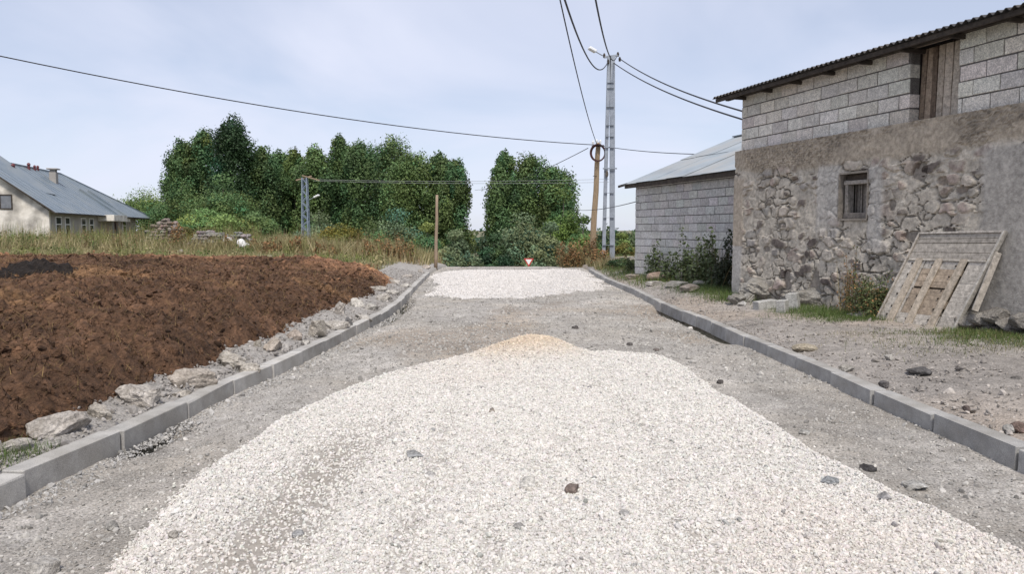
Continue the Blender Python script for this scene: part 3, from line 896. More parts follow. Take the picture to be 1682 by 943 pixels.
gr = ss(ST + edge_n * 1.6, 6.15, 6.35) * (1 - ss(ST + edge_n, 7.6, 7.8)) * (1 - ss(SZ + edge_n, 2.72, 2.85))
gstreak = fbm(ST * 6, SZ * .7, 1, 4, 317)
C = C * (1 - gr[..., None]) + np.array((.40, .375, .34)) * (1 + .35 * gstreak + .2 * fine)[..., None] * gr[..., None]; hgt = hgt * (1 - gr) + gr * (.03 + .006 * fine)
# missing and dark stones, a niche; shade of the hollows darkened into the colour
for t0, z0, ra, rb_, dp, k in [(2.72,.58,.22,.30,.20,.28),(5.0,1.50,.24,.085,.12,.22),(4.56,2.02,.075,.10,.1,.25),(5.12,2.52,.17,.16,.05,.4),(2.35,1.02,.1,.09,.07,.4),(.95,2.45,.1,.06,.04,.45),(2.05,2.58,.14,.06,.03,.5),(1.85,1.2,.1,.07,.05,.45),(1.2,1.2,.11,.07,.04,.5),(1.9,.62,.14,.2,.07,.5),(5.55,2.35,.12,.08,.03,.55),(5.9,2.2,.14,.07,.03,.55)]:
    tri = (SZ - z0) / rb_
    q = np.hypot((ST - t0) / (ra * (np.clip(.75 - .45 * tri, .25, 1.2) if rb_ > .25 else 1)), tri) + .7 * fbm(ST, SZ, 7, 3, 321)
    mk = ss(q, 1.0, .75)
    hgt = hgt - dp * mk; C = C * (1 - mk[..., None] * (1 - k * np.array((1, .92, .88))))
# wall colour darker towards the foot
foot = ss(SZ, .75, .1)[..., None]
C = C * (1 - .22 * foot)
P3 = SB.w(np.stack([ST, hgt, SZ], -1).reshape(-1, 3))
fc = grid_faces(*ST.shape)
tc_, zc_ = ST.ravel()[fc].mean(1), SZ.ravel()[fc].mean(1)
keep = ~((tc_ > WT0) & (tc_ < WT1) & (zc_ > WZ0) & (zc_ < WZ1))
sw = MB().add(P3, fc[keep][:, ::-1] if False else fc[keep], np.clip(C, .02, .8).reshape(-1, 3))
# body of the wall behind the face: frame round the opening, the ends and the back
rc_ = (.27, .24, .205)
def body(a0, a1, b0, b1, c0, c1, c=rc_): SB.box(sw, a0, a1, b0, b1, c0, c1, 0, c)
body(.0, WT0 - .004, -.5, -.03, -.25, STONE_TOP); body(WT1 + .004, BL, -.5, -.03, -.25, STONE_TOP)
body(WT0 - .004, WT1 + .004, -.5, -.03, -.25, WZ0 - .004); body(WT0 - .004, WT1 + .004, -.5, -.03, WZ1 + .004, STONE_TOP)
for t_ in (WT0, WT1):   # jambs closing the relief edge
    SB.box(sw, t_ - .012, t_ + .012, -.06, .035, WZ0, WZ1, 0, rc_)
SB.box(sw, WT0, WT1, -.06, .04, WZ0 - .03, WZ0 + .006, 0, rc_); SB.box(sw, WT0, WT1, -.06, .03, WZ1 - .006, WZ1 + .03, 0, rc_)
body(.0, .5, -BD, -.502, -.25, STONE_TOP); body(BL - .5, BL, -BD, -.502, -.25, STONE_TOP); body(.502, BL - .502, -BD, -BD + .5, -.25, STONE_TOP)
sw.build('stone_wall', M_stone, house, smooth=False)

def block_wall(mb, F, t0, t1, z0, rows, pitch, bl, b_out, thick, base, skip=None, start=0, top=None, jit=.003, mortar=(.15,.14,.13)):
    for r in range(rows):
        zb = z0 + r * pitch; zt = zb + pitch - .016
        t = t0 - (bl * .5 if (r + start) % 2 else 0) - R.uniform(0, .06)
        while t < t1:
            L_ = bl * R.uniform(.94, 1.05)
            a, b = max(t, t0), min(t + L_ - .014, t1)
            t += L_
            if b - a < .05: continue
            pieces = [(a, b)]
            if skip:
                s0, s1 = skip; pieces = []
                if a < s0: pieces.append((a, min(b, s0)))
                if b > s1: pieces.append((max(a, s1), b))
            for (p, q) in pieces:
                if q - p < .04: continue
                tone = R.uniform(.86, 1.10); hue = R.normal(0, .015, 3)
                bo = b_out + float(np.clip(R.normal(0, .004), -.005, .008))
                F.box(mb, p, q, bo - thick, bo, zb + R.uniform(0, .004), zt - R.uniform(0, .006), .006, np.array(base) * tone * (1 + hue), jit * .4)
    segs = [(t0, t1)] if not skip else [(t0, skip[0]), (skip[1], t1)]
    for p, q in segs:
        F.box(mb, p + .004, q - .004, b_out - thick + .006, b_out - .016, z0 - .002, z0 + rows * pitch - .02, 0, mortar)
up = MB()
BLK = (.70, .66, .595)
block_wall(up, SB, .13, BL - .1, STONE_TOP + .004, 5, .238,   .47, -.05, .2, BLK, (HT0, HT1))
# the plain far end, near end and back
for (a0, a1, b0, b1) in ((.13, .33, -BD + .1, -.292), (BL - .3, BL - .1, -BD + .1, -.292), (.332, BL - .302, -BD + .1, -BD + .3)):
    SB.box(up, a0, a1, b0, b1, STONE_TOP + .004, STONE_TOP + 5 * .238, 0, BLK)
up.build('block_wall', M_block, house)
# hatch of vertical boards
hp = MB()
t = HT0 + .0
k = 0
while t < HT1 - .03:
    w_ = min(R.uniform(.10, .17), HT1 - t)
    c = [(.24,.18,.13),(.33,.255,.19),(.15,.11,.08),(.43,.365,.295),(.50,.43,.355),(.48,.42,.35),(.42,.36,.29)][min(k, 6)]
    lean = R.normal(.02, .012)
    V = cbox_local((t, -.285, STONE_TOP + .0), (t + w_ - .012, -.25, STONE_TOP + 1.16), .004)
    V[:, 0] += (V[:, 2] - STONE_TOP) * lean
    V[:, 0] = np.clip(V[:, 0], HT0 + .002, HT1 - .002)
    hp.add(SB.w(V), _CF, c); t += w_; k += 1
SB.box(hp, HT0 - .15, HT1 + .15, -.33, -.29, STONE_TOP - .05, STONE_TOP + 1.2, 0, (.05, .04, .035))
h_o = hp.build('hatch', M_wood, house)
h_o['label'] = 'weathered brown vertical plank hatch'
# window: frame, boarded shutter, bars
wf = MB()
wc = (.20, .17, .145)
SB.box(wf, WT0 + .05, WT0 + .125, -.20, -.06, WZ0 + .02, WZ1 - .11, .006, (.30,.275,.245)); SB.box(wf, WT1 - .10, WT1 - .03, -.20, -.06, WZ0 + .02, WZ1 - .11, .006, wc)
SB.box(wf, WT0 + .03, WT1 - .02, -.20, -.045, WZ1 - .19, WZ1 - .12, .006, (.33,.30,.265)); SB.box(wf, WT0 + .06, WT1 - .04, -.20, -.03, WZ0 + .008, WZ0 + .105, .008, (.19,.17,.15))
SB.box(wf, WT0 + .005, WT1 - .005, -.21, -.12, WZ1 - .118, WZ1 - .01, .006, (.10,.08,.065))
win = wf.build('window', M_wood, house)
sh_ = MB(); a = WT0 + .13
for k, w_ in enumerate((.13, .17, .13)):
    SB.box(sh_, a, a + w_ - .012, -.245, -.215, WZ0 + .10, WZ1 - .16, .004, [(.20,.18,.16),(.25,.225,.20),(.14,.115,.10)][k]); a += w_ + .004
SB.box(sh_, WT0 + .01, WT1 - .01, -.32, -.25, WZ0 + .004, WZ1 - .004, 0, (.03, .025, .02))
sh_.build('shutter', M_wood, win)
br = MB()
for k in range(3):
    t_ = WT0 + .2 + k * .145
    tube(br, [SB.w((t_, -.19, WZ0 + .10)), SB.w((t_, -.19, WZ1 - .17))], .009, 6)
br.build('window_bar', M_timber, win)
# roof: corrugated sheets on timbers
RT0, RT1, RB0, RB1, RZ0, RS = -.42, BL + .3, .36, -BD - .3, 4.545, .14
na, nb_ = int((RT1 - RT0) / .0125), 14
ta = np.linspace(RT0, RT1, na); tb = np.linspace(RB0, RB1, nb_)
TA, TB = np.meshgrid(ta, tb)
wave = .022 * np.sin(TA / .125 * 2 * math.pi)
TZ = RZ0 + (RB0 - TB) * RS + wave + .02 * fbm(TA, TB, .7, 2, 401)
rf = MB()
top_ = SB.w(np.stack([TA, TB, TZ + .004], -1).reshape(-1, 3)); bot_ = SB.w(np.stack([TA, TB, TZ - .004], -1).reshape(-1, 3))
fcs = grid_faces(*TA.shape); n0 = len(top_)
rf.add(np.vstack([top_, bot_]), np.vstack([fcs[:, ::-1], fcs + n0,
    np.stack([np.arange(na-1), np.arange(1, na), n0 + np.arange(1, na), n0 + np.arange(na-1)], 1)]))
roof_o = rf.build('roof', M_roofdark, house)
tm = MB()
SB.box(tm, RT0 + .05, RT1 - .05, RB0 - .10, RB0 - .05, RZ0 - .10, RZ0 - .028, .004)
SB.box(tm, RT0 + .04, RT1 - .05, -.03, .05, RZ0 - .055, RZ0 + .0, .004)
tm.build('fascia', M_timber, roof_o)
for t_ in np.arange(.25, BL, .92):
    rb2 = MB()
    SB.box(rb2, t_ - .025, t_ + .025, -.42, RB0 - .15, RZ0 - .125, RZ0 - .058, .005)
    rb2.build('rafter', M_timber, roof_o)
pl = MB(); SB.box(pl, HT0 - .1, HT1 + .2, -.1, .02, STONE_TOP + 1.165, STONE_TOP + 1.215, .004, (.24,.20,.165)); 
lo_ = pl.build('lintel', M_wood, house)
# pale sheet lying on the roof
ps = MB(); SB.box(ps, 5.3, 6.1, -.5, .0, RZ0 + .08, RZ0 + .10, .004); ps_o = ps.build('metal_sheet', M_zinc, loc=tuple(SB.w((5.7, -.2, RZ0 + .08))))
tag(ps_o, 'pale loose metal sheet lying on the dark corrugated roof', 'metal sheet')

# rubble plinth at the near part of the wall
pln = MB()
for k in range(26):
    t_ = 5.9 + k * .24 + R.normal(0, .05)
    V = rock_verts(ICO3, (.22, .2, .13), 900 + k, 8) + SB.w((t_, .10 + R.normal(0, .03), .34 + R.normal(0, .03)))
    pln.add(V, ICO3[1], np.array((.30, .28, .255)) * R.uniform(.75, 1.15))
    V = rock_verts(ICO3, (.2, .16, .10), 990 + k, 8) + SB.w((t_ + .1, .05, .18))
    pln.add(V, ICO3[1], np.array((.14, .125, .11)) * R.uniform(.75, 1.15))
pln.build('stone_plinth', M_rock, house)

# ------------------------------------------------------------------ the lower block house behind it
B0 = np.array((4.15, 25.7)); B_L = 9.0
SH = Frame((B0[0], B0[1], 0), (*LD, 0), (*LN, 0))
bh_ = empty('block_house', (B0[0], B0[1], .1), 'lower grey block building with a pale metal roof beyond the stone building', 'building')
bw = MB()
block_wall(bw, SH, 0, B_L, -.1, 14, .238, .47, 0, .2, (.50, .49, .475), None, jit=.004, mortar=(.16,.155,.15))
for (a0, a1, b0, b1) in ((0, .2, -7.8, -.202), (B_L - .2, B_L, -7.8, -.202), (.202, B_L - .202, -7.8, -7.6)):
    SH.box(bw, a0, a1, b0, b1, -.1, 3.2, 0, (.33, .325, .32))
V = SH.w([(0,-.01,3.2),(0,-7.7,3.2),(0,-3.9,4.72),(.2,-.01,3.2),(.2,-7.7,3.2),(.2,-3.9,4.72)])
bw.add(V, [(0,2,1),(3,4,5),(0,1,4,3),(1,2,5,4),(2,0,3,5)], (.33,.325,.32))
bw.build('wall', M_block, bh_)
rfm = MB()
e0, rs = .32, .40
zE = 3.14
for k in range(10):    # overlapping flat sheets along the roof
    a0 = -.35 + k * 1.0; a1 = a0 + 1.03
    for (b0, z0_, b1, z1_) in ((e0, zE, -1.9, zE + (e0 + 1.9) * rs), (-1.85, zE + (e0 + 1.85) * rs - .012 + .03, -3.95, zE + (e0 + 3.95) * rs + .02)):
        lift = .012 * (k % 2) + R.normal(0, .004)
        nA = 3
        P_ = SH.w([(a0, b0, z0_ + lift), (a1, b0, z0_ + lift), (a1, b1, z1_ + lift), (a0, b1, z1_ + lift), (a0, b0, z0_ + lift - .008), (a1, b0, z0_ + lift - .008), (a1, b1, z1_ + lift - .008), (a0, b1, z1_ + lift - .008)])
        rfm.add(P_, [f[::-1] for f in _B])
z1_ = zE + (e0 + 3.95) * rs
P_ = SH.w([(-.35,-3.94,z1_),(9.6,-3.94,z1_),(9.6,-8.2,zE),(-.35,-8.2,zE)]); rfm.add(np.vstack([P_, P_ - (0,0,.01)]), [(0,1,2,3),(7,6,5,4)])
ro2 = rfm.build('roof', M_zinc, bh_)
rc2 = MB(); SH.box(rc2, -.3, 1.5, -4.05, -3.85, z1_ + .02, z1_ + .06, .01); rc2.build('ridge_cap', M_bluezinc, ro2)
fs = MB(); SH.box(fs, -.3, B_L + .2, e0 - .12, e0 - .05, zE - .14, zE - .01, .005)
SH.box(fs, -.28, B_L, .02, .10, zE - .09, zE + .05, .005)
P_ = SH.w([(-.3,e0-.06,zE-.1),(-.3,-3.9,z1_-.12),(-.3,-3.9,z1_-.02),(-.3,e0-.06,zE-.005),(-.24,e0-.06,zE-.1),(-.24,-3.9,z1_-.12),(-.24,-3.9,z1_-.02),(-.24,e0-.06,zE-.005)])
fs.add(P_, [(0,1,2,3),(7,6,5,4),(0,4,5,1),(2,6,7,3),(0,3,7,4),(1,5,6,2)])
beam(fs, SH.w((-.75, .28, zE - .05)), SH.w((-.1, .28, zE + .0)), .07, .05)
fs.build('fascia', M_timber, ro2)

# ------------------------------------------------------------------ the old door leaning on the wall
cBL, cBR = gp(1437, 527, .14), gp(1567, 544, .14)
def onwall(px, py, b=.10):
    d = ray(px, py); O = np.array((0, 0, CAMZ)); n_ = np.array((*LN, 0)); p0 = SB.w((0, b, 0))
    return O + d * (((p0 - O) @ n_) / (d @ n_))
cTL, cTR = onwall(1510, 382), onwall(1652, 379)
DW, DH = 1.40, 1.62
nrm = np.cross(cBR - cBL, cTL - cBL); nrm /= np.linalg.norm(nrm)
if nrm @ np.array((*LN, 0)) < 0: nrm = -nrm
def dmap(V):
    V = np.asarray(V, float); u_, v_ = V[:, 0:1] / DW, V[:, 1:2] / DH
    return (cBL * (1-u_) * (1-v_) + cBR * u_ * (1-v_) + cTL * (1-u_) * v_ + cTR * u_ * v_) + nrm * V[:, 2:3]
door = empty('wooden_door', cBL, 'old weathered plank door leaning against the stone wall', 'door')
def dbox(mb, x0, x1, y0, y1, z0, z1, c, ch=.004, jit=.001):
    V = cbox_local((x0, y0, z0), (x1, y1, z1), ch) + R.normal(0, jit, (24, 3)); mb.add(dmap(V), _CF, c)
pk = MB(); yb = .03; k = 0
while yb < 1.13:
    hh = min(R.uniform(.075, .13), 1.15 - yb)
    for (x0, x1) in ((.035, .36 + R.uniform(-.02, .02)), (.38, 1.04 + R.uniform(-.05, .05)), (1.09, 1.365)):
        mid_ = .3 < (x0 + x1) / 2 < 1.05
        c = np.array((.40, .32, .24)) if (mid_ and .15 < yb < .98) else np.array((.48, .44, .385))
        if mid_ and .62 < yb < .72: yy_ = yb + .03
        else: yy_ = yb
        dbox(pk, x0, x1, yy_, yb + hh - .0025, -.035, -.008 + R.normal(0, .0008), c * R.uniform(.84, 1.08), .001, .0003)
    yb += hh; k += 1
for (y0, y1, tone) in ((1.162, 1.268, .92), (1.273, 1.425, 1.0), (1.432, 1.505, .86), (1.509, 1.588, .95)):
    dbox(pk, .035, 1.365, y0, y1, -.03, -.006, np.array((.385, .35, .305)) * tone)
for q in range(14): dbox(pk, .03, 1.37, .02 + q * .112, .131 + q * .112, -.06, -.045, (.10, .08, .06), .001, 0)
pk.build('planks', M_wood, door)
fr = [(0, .03, 0, DH, (.42,.38,.33)), (1.365, 1.40, .0, DH, (.50,.47,.42)), (.03, 1.365, DH - .03, DH, (.48,.44,.39)), (.03, 1.365, .0, .028, (.40,.36,.30)), (.06, 1.34, 1.125, 1.158, (.50,.46,.40))]
for x0, x1, y0, y1, c in fr:
    m_ = MB(); dbox(m_, x0, x1, y0, y1, -.06, .02 if y0 < 1 or y1 > 1.2 else .012, c); m_.build('frame_board', M_wood, door)
for (x0, x1b) in ((.20, .20), (.545, .545), (.93, .95)):
    m_ = MB()
    V = cbox_local((x0, .02, -.004), (x0 + .125, 1.16, .016), .004); V[:, 0] += (V[:, 1] / 1.1) * (x1b - x0) + .02 * np.sin(V[:, 1] * 3)
    m_.add(dmap(V), _CF, np.array((.45, .385, .305)) * R.uniform(.92, 1.08)); b_ = m_.build('batten', M_wood, door)
    for q in range(6):
        nb2 = MB(); yq = .12 + q * .185 + R.normal(0, .02); xq = x0 - .035 + R.uniform(-.01, .03)
        V = rock_verts(ICO1, (.018, .018, .010), 50 + q, 0, 0) + np.array((xq, yq, .003)); nb2.add(dmap(V), ICO1[1])
        nb2.build('bolt', M_timber, b_)
bd = MB(); beam(bd, onwall(1640, 415, .10), onwall(1601, 511, .36), .09, .03, (.42, .38, .33), .004)
o = bd.build('board', M_wood, loc=tuple(onwall(1601, 511, .36))); tag(o, 'narrow grey board leaning behind the right edge of the old door', 'board')

# ------------------------------------------------------------------ rocks and blocks at the foot of the buildings
BR_ = [
    (1245,492,66,30,(.31,.295,.27),'pale lumpy boulder at the left corner of the stone building'),
    (1285,484,54,38,(.31,.295,.27),'tall pale boulder against the wall right of the corner boulder'),
    (1350,502,110,36,(.31,.295,.27),'long white lichen-covered boulder below the dark niche in the wall'),
    (1310,492,40,30,(.33,.315,.295),'grey boulder between the tall boulder and the long white boulder'),
    (1210,500,34,16,(.27,.26,.24),'small grey rock at the foot of the building corner'),
    (1228,496,26,15,(.30,.29,.27),'small round rock beside the corner boulder'),
    (1412,522,36,12,(.27,.26,.245),'flat grey stone in the grass under the bush'),
    (1220,503,18,7,(.46,.45,.43),'whitish flat chip on the yard before the corner boulder'),
    (1630,527,110,26,(.36,.345,.32),'long pale boulder at the wall foot right of the door'),
]
for a in BR_: stone(*a[:5], a[5], 'boulder', 'boulder', 'boulders at the foot of the stone wall', base=ICO4, cuts=9, push=.12, rough=.16)
def blk(px, py, w, d, h, rz_, tilt, label):
    p = G(px, py); m_ = MB()
    V = cbox_local((-w/2, -d/2, 0), (w/2, d/2, h), .008)
    ct, st_ = math.cos(tilt), math.sin(tilt)
    V = np.stack([V[:,0]*ct - V[:,2]*st_, V[:,1], V[:,0]*st_ + V[:,2]*ct], 1)
    V[:, 2] -= V[:, 2].min() + .015
    c_, s_ = math.cos(rz_), math.sin(rz_); V = np.stack([V[:,0]*c_ - V[:,1]*s_, V[:,0]*s_ + V[:,1]*c_, V[:,2]], 1) + R.normal(0, .003, V.shape)
    m_.add(V + p, _CF, (.40, .395, .375)); o = m_.build('concrete_block', M_block, loc=tuple(p)); tag(o, label, 'concrete block', 'pale concrete blocks before the stone wall')
blk(1257, 508, .40, .2, .16, .25, .10, 'pale concrete block lying flat before the corner boulders')
blk(1285, 514, .2, .16, .24, .9, .05, 'short pale concrete block standing in the grass, left one of the pair')
blk(1304, 508, .2, .3, .30, -.5, .12, 'taller pale concrete block standing behind the short one')
SR_ = [
    (1083,461,36,15,(.30,.23,.19),'reddish brown boulder in the weeds before the block house'),
    (1100,457,18,15,(.30,.24,.20),'small upright reddish rock right of the reddish boulder'),
    (1076,470,30,8,(.42,.40,.37),'flat pale rock in front of the reddish boulder'),
    (1120,462,30,9,(.28,.27,.25),'low grey rock right of the reddish rocks'),
    (1112,472,44,9,(.33,.315,.29),'long flat grey rock between kerb and weeds'),
    (1135,480,34,12,(.28,.245,.22),'brown grey rock at the near end of the weeds'),
    (1040,459,24,8,(.29,.255,.215),'brownish low rock beside the far right kerb'),
    (1060,448,30,8,(.26,.26,.23),'grey green rock beneath the bush at the house corner'),
    (1180,462,14,13,(.30,.295,.28),'small grey rock among the weeds by the house wall'),
    (1150,470,24,9,(.34,.33,.31),'pale grey rock at the edge of the weeds'),
]
for a in SR_: stone(*a[:5], a[5], 'rock', 'rock', 'rocks along the foot of the block house', base=ICO3)

# ------------------------------------------------------------------ the long house on the left
HD = np.array((-.23, 1.0)); HD /= np.linalg.norm(HD)
HN = np.array((HD[1], -HD[0]))
hc = at(80, 347, 52.0); 
LF = Frame((hc[0], hc[1], 0), (*HD, 0), (*HN, 0))
lh = empty('long_house', (hc[0], hc[1], .5), 'long low cream house with a blue grey metal roof', 'house')
EZ = 2.92; LL = 23.0; GW = 9.0; RUN = 4.5; RISE = 3.45
wl_ = MB()
LF.box(wl_, .25, 15.6, -.25, 0, .2, EZ, 0); LF.box(wl_, 16.9, LL, -.25, -.0, .2, EZ, 0); LF.box(wl_, 15.6, 16.9, -.25, 0, 2.45, EZ, 0)
LF.box(wl_, .25, LL, -GW, -GW + .25, .2, EZ, 0); LF.box(wl_, LL - .25, LL, -GW + .25, -.25, .2, EZ, 0)
wl_.build('side_wall', M_greyplaster, lh)
gw = MB()
V = LF.w([(0,0.01,.2),(0,-GW,.2),(0,-GW,EZ),(0,-RUN,EZ+RISE),(0,0.01,EZ),(.25,0.01,.2),(.25,-GW,.2),(.25,-GW,EZ),(.25,-RUN,EZ+RISE),(.25,0.01,EZ)])
gw.add(V, [(4,3,2,1,0),(5,6,7,8,9),(0,5,9,4),(4,9,8,3),(3,8,7,2),(2,7,6,1)])
gw.build('gable_wall', M_cream, lh)
def win_on(F, a0, a1, c0, c1, parent, deep=.0, split=True, axis='side'):
    m_ = MB(); fw = .07
    F.box(m_, a0, a0 + fw, deep - .02, deep + .05, c0, c1); F.box(m_, a1 - fw, a1, deep - .02, deep + .05, c0, c1)
    F.box(m_, a0 + fw, a1 - fw, deep - .02, deep + .05, c1 - fw, c1); F.box(m_, a0 + fw, a1 - fw, deep - .02, deep + .05, c0, c0 + fw)
    if split: F.box(m_, a0 + fw, a1 - fw, deep - .02, deep + .045, c0 + (c1 - c0) * .62, c0 + (c1 - c0) * .62 + .06)
    w_ = m_.build('window', M_white if split else M_timber, parent)
    g_ = MB(); F.box(g_, a0 + fw, a1 - fw, deep - .015, deep + .02, c0 + fw, c1 - fw); g_.build('pane', M_glass if split else M_greywin, w_)
M_greywin = mat('grey boarded pane', (.13,.14,.16), (.2,.21,.23), 3, .5, 0)
def a_of(px):   # along the side wall from its picture column
    k = (px - 841) / FPX; p = LF.O[:2]
    return (k * p[1] - p[0]) / (HD[0] - k * HD[1])
for (p0, p1) in ((93.5, 103), (109, 117), (135.5, 143), (148.5, 155.5), (203, 209)):
    win_on(LF, a_of(p0), a_of(p1), 1.05, 2.55, lh)
GF = Frame(LF.w((0, 0, 0)), (*-HN, 0), (*-HD, 0))      # on the gable, outward
def g_of(px):
    k = (px - 841) / FPX; p = GF.O[:2]; dd = -HN
    return (k * p[1] - p[0]) / (dd[0] - k * dd[1])
ga, gb = sorted((g_of(4), g_of(25)))
win_on(GF, ga, gb, 3.0, 4.0, lh, split=False)
dr = MB(); LF.box(dr, a_of(168), a_of(177), -.12, -.05, .3, 2.44); LF.box(dr, 15.61, 16.89, -.24, -.2, .2, 2.44)
dr.build('door', mat('dark brown door', (.035,.018,.016), (.06,.03,.026), 5, .6, 0), lh)
pc = MB(); LF.box(pc, a_of(163), a_of(186), .0, 1.25, 2.35, 2.85, .01); pc.build('porch_canopy', M_cream, lh)
pc = MB(); LF.box(pc, a_of(200), a_of(207), .0, .5, 2.35, 2.8, .01); pc.build('bracket', M_cream, lh)
# roof with a hipped far end
EO = .55; zE_ = EZ - EO * RISE / RUN * .5 + .1
def rp(a, b, z): return LF.w((a, b, z))
aH = LL + 4.9
ra, rb3 = -.35, -RUN
hip = 17.0
zR = EZ + RISE + .12
roofm = MB()
A_ = rp(ra, EO, zE_); B_ = rp(aH, EO, zE_); C_ = rp(hip, rb3, zR); D_ = rp(ra, rb3, zR); E_ = rp(aH, -GW - EO, zE_); F_ = rp(ra, -GW - EO, zE_)
T = np.array([A_, B_, C_, D_, E_, F_]); n6 = 6
roofm.add(np.vstack([T, T - (0, 0, .10)]), [(0,1,2,3),(1,4,2),(3,2,4,5),(9,8,7,6),(8,10,7),(11,10,8,9),(0,6,7,1),(1,7,10,4),(3,9,6,0),(5,11,9,3)])
lro = roofm.build('roof', M_bluezinc, lh)
sm_ = MB()
for a in np.arange(.3, 23, .9):
    tmax = 1.0 if a < hip else max(0.05, (aH - a) / (aH - hip))
    p = rp(a, EO - .02, zE_ + .012); q = rp(a, EO + (rb3 - EO) * tmax, zE_ + (zR - zE_) * tmax + .012)
    beam(sm_, p, q, .045, .035)
beam(sm_, C_ + (0,0,.02), B_ + (0,0,.02), .18, .06); beam(sm_, D_ + (0,0,.02), C_ + (0,0,.02), .22, .06)
sm_.build('roof_seam', M_bluezinc, lro)
pa_ = a_of(178)
dm = MB()
for pq in ((14.9, 15.3), (17.2, 17.6)):
    beam(dm, rp(pq[0], EO, zE_ + .05), rp(pq[0] - .0, EO - 3.0, zE_ + (zR - zE_) * .6 + .08), .25, .12)
dm.build('roof_flashing', M_bluezinc, lro)
gt = MB(); beam(gt, rp(-.3, EO + .04, zE_ - .06), rp(aH, EO + .04, zE_ - .06), .09, .12); beam(gt, A_ + (0, 0, -.07), D_ + (0, 0, -.07), .06, .2)
gt.build('gutter', M_timber, lro)
# the raised cross roof at the left frame edge
cr_ = MB(); 
V = [rp(2.0, -1.9, EZ + 1.5), rp(5.5, -1.2, EZ + 1.3), rp(4.6, -6.5, EZ + 5.6), rp(1.2, -7.5, EZ + 5.6), rp(1.2, -10, EZ + 1.5), rp(5.5, -10, EZ + 1.5)]
V = np.array(V); cr_.add(V, [(0,1,2,3),(1,5,2),(0,3,4),(3,2,5,4)]); cr_.build('cross_roof', M_darkzinc if False else M_bluezinc, lro)
# chimney and red vents
def roof_pt(px, Y, a, b):
    return rp(a, b, zE_ + (zR - zE_) * (EO - b) / (EO + RUN))
ch = MB(); p = rp(11.0, -3.1, 0)
LF.box(ch, 10.7, 11.25, -3.4, -2.9, EZ + 1.6, EZ + 3.35, .02); LF.box(ch, 10.55, 11.4, -3.55, -2.75, EZ + 3.55, EZ + 3.66, .03)
LF.box(ch, 10.75, 10.85, -3.35, -2.95, EZ + 3.35, EZ + 3.55); LF.box(ch, 11.1, 11.2, -3.35, -2.95, EZ + 3.35, EZ + 3.55)
ch.build('chimney', M_greyplaster, lro)
for a, b, s in ((4.6, -3.7, .62), (9.2, -4.3, .6), (10.4, -4.3, .5), (11.2, -4.35, .5)):
    v_ = MB(); zb = zE_ + (zR - zE_) * (EO - b) / (EO + RUN)
    p = rp(a, b, zb); tube(v_, [p - (0,0,.1), p + (0,0,.55*s)], .17*s, 10); tube(v_, [p + (0,0,.56*s), p + (0,0,.62*s), p + (0,0,.85*s)], [.24*s,.24*s,.1*s], 10)
    v_.build('roof_vent', M_maroon, lro)

# ------------------------------------------------------------------ ruined walls and sacks in the weeds
def ruin(name, profile, Y, label, base, thick=.7, sz_=.24):
    """dry stone remains; profile: (px, top y) along the wall, at depth Y"""
    p = np.array(profile, float); x0, x1 = p[0, 0], p[-1, 0]
    m_ = MB(); ctr = at((x0 + x1) / 2, 412, Y); zg = float(H(ctr[0], ctr[1]))
    step = sz_ / Y * FPX * .92
    for px in np.arange(x0, x1, step):
        ztop = at(px, np.interp(px, p[:, 0], p[:, 1]), Y)[2]
        z = zg - .05; r = 0
        while z < ztop:
            for b in (0, .3, .6):
                q = at(px + R.normal(0, 1) + (step / 2 if r % 2 else 0), 400, Y)
                s = sz_ * R.uniform(.75, 1.25)
                V = rock_verts(ICO2, (s * .62, s * .55, s * .40), int(R.integers(1e6)), 7) + np.array((q[0], Y + b * thick / .6 + R.normal(0, .04), z + s * .25))
                m_.add(V, ICO2[1], np.array(base) * R.uniform(.65, 1.2) * (1 + R.normal(0, .05, 3)))
            z += sz_ * .62; r += 1
    o = m_.build(name, M_rock, loc=(ctr[0], Y, zg)); return tag(o, label, 'ruined wall')
ruin('ruined_wall', [(238,398),(247,380),(254,369),(266,363),(278,366),(286,378),(294,395)], 38, 'tapering stump of reddish dry stone wall in the weeds', (.27,.225,.20))
ruin('ruined_wall', [(311,395),(322,382),(335,381),(350,388),(371,392),(382,402)], 37, 'low broken grey stone wall with a slab on top', (.30,.275,.25))
m_ = MB(); q0 = at(330, 386, 36.9); q1 = at(362, 384, 36.9); beam(m_, q0 + (0, .3, 0), q1 + (0, .3, 0), .14, .6, (.33,.32,.30), .02)
o = m_.build('stone_slab', M_rock, loc=tuple(q0)); tag(o, 'long grey stone slab lying across the broken wall top', 'slab')
ruin('ruined_wall', [(366,398),(373,388),(382,384),(392,388),(398,386),(402,396)], 38.5, 'heap of grey wall stones beside the white sacks', (.31,.30,.285), sz_=.28)
for px, py, w, h, lab in ((374,400,12,10,'dirty white sack lying on the ruined wall, left of the two'), (396,410,9,16,'bright white sack standing upright among the ruins'), (404,409,9,9,'small white sack slumped right of the upright sack')):
    p = at(px, py, 36.2); p[2] = max(p[2], float(H(p[0], p[1])))
    V = rock_verts(ICO3, (w/FPX*36.2*.62, .25, h/FPX*36.2*.62), int(px), 3, .12) + p + np.array((0, 0, h/FPX*36.2*.5))
    o = MB().add(V, ICO3[1]).build('sack', M_sack, loc=tuple(p), smooth=True); tag(o, lab, 'sack', 'white sacks in the ruins')
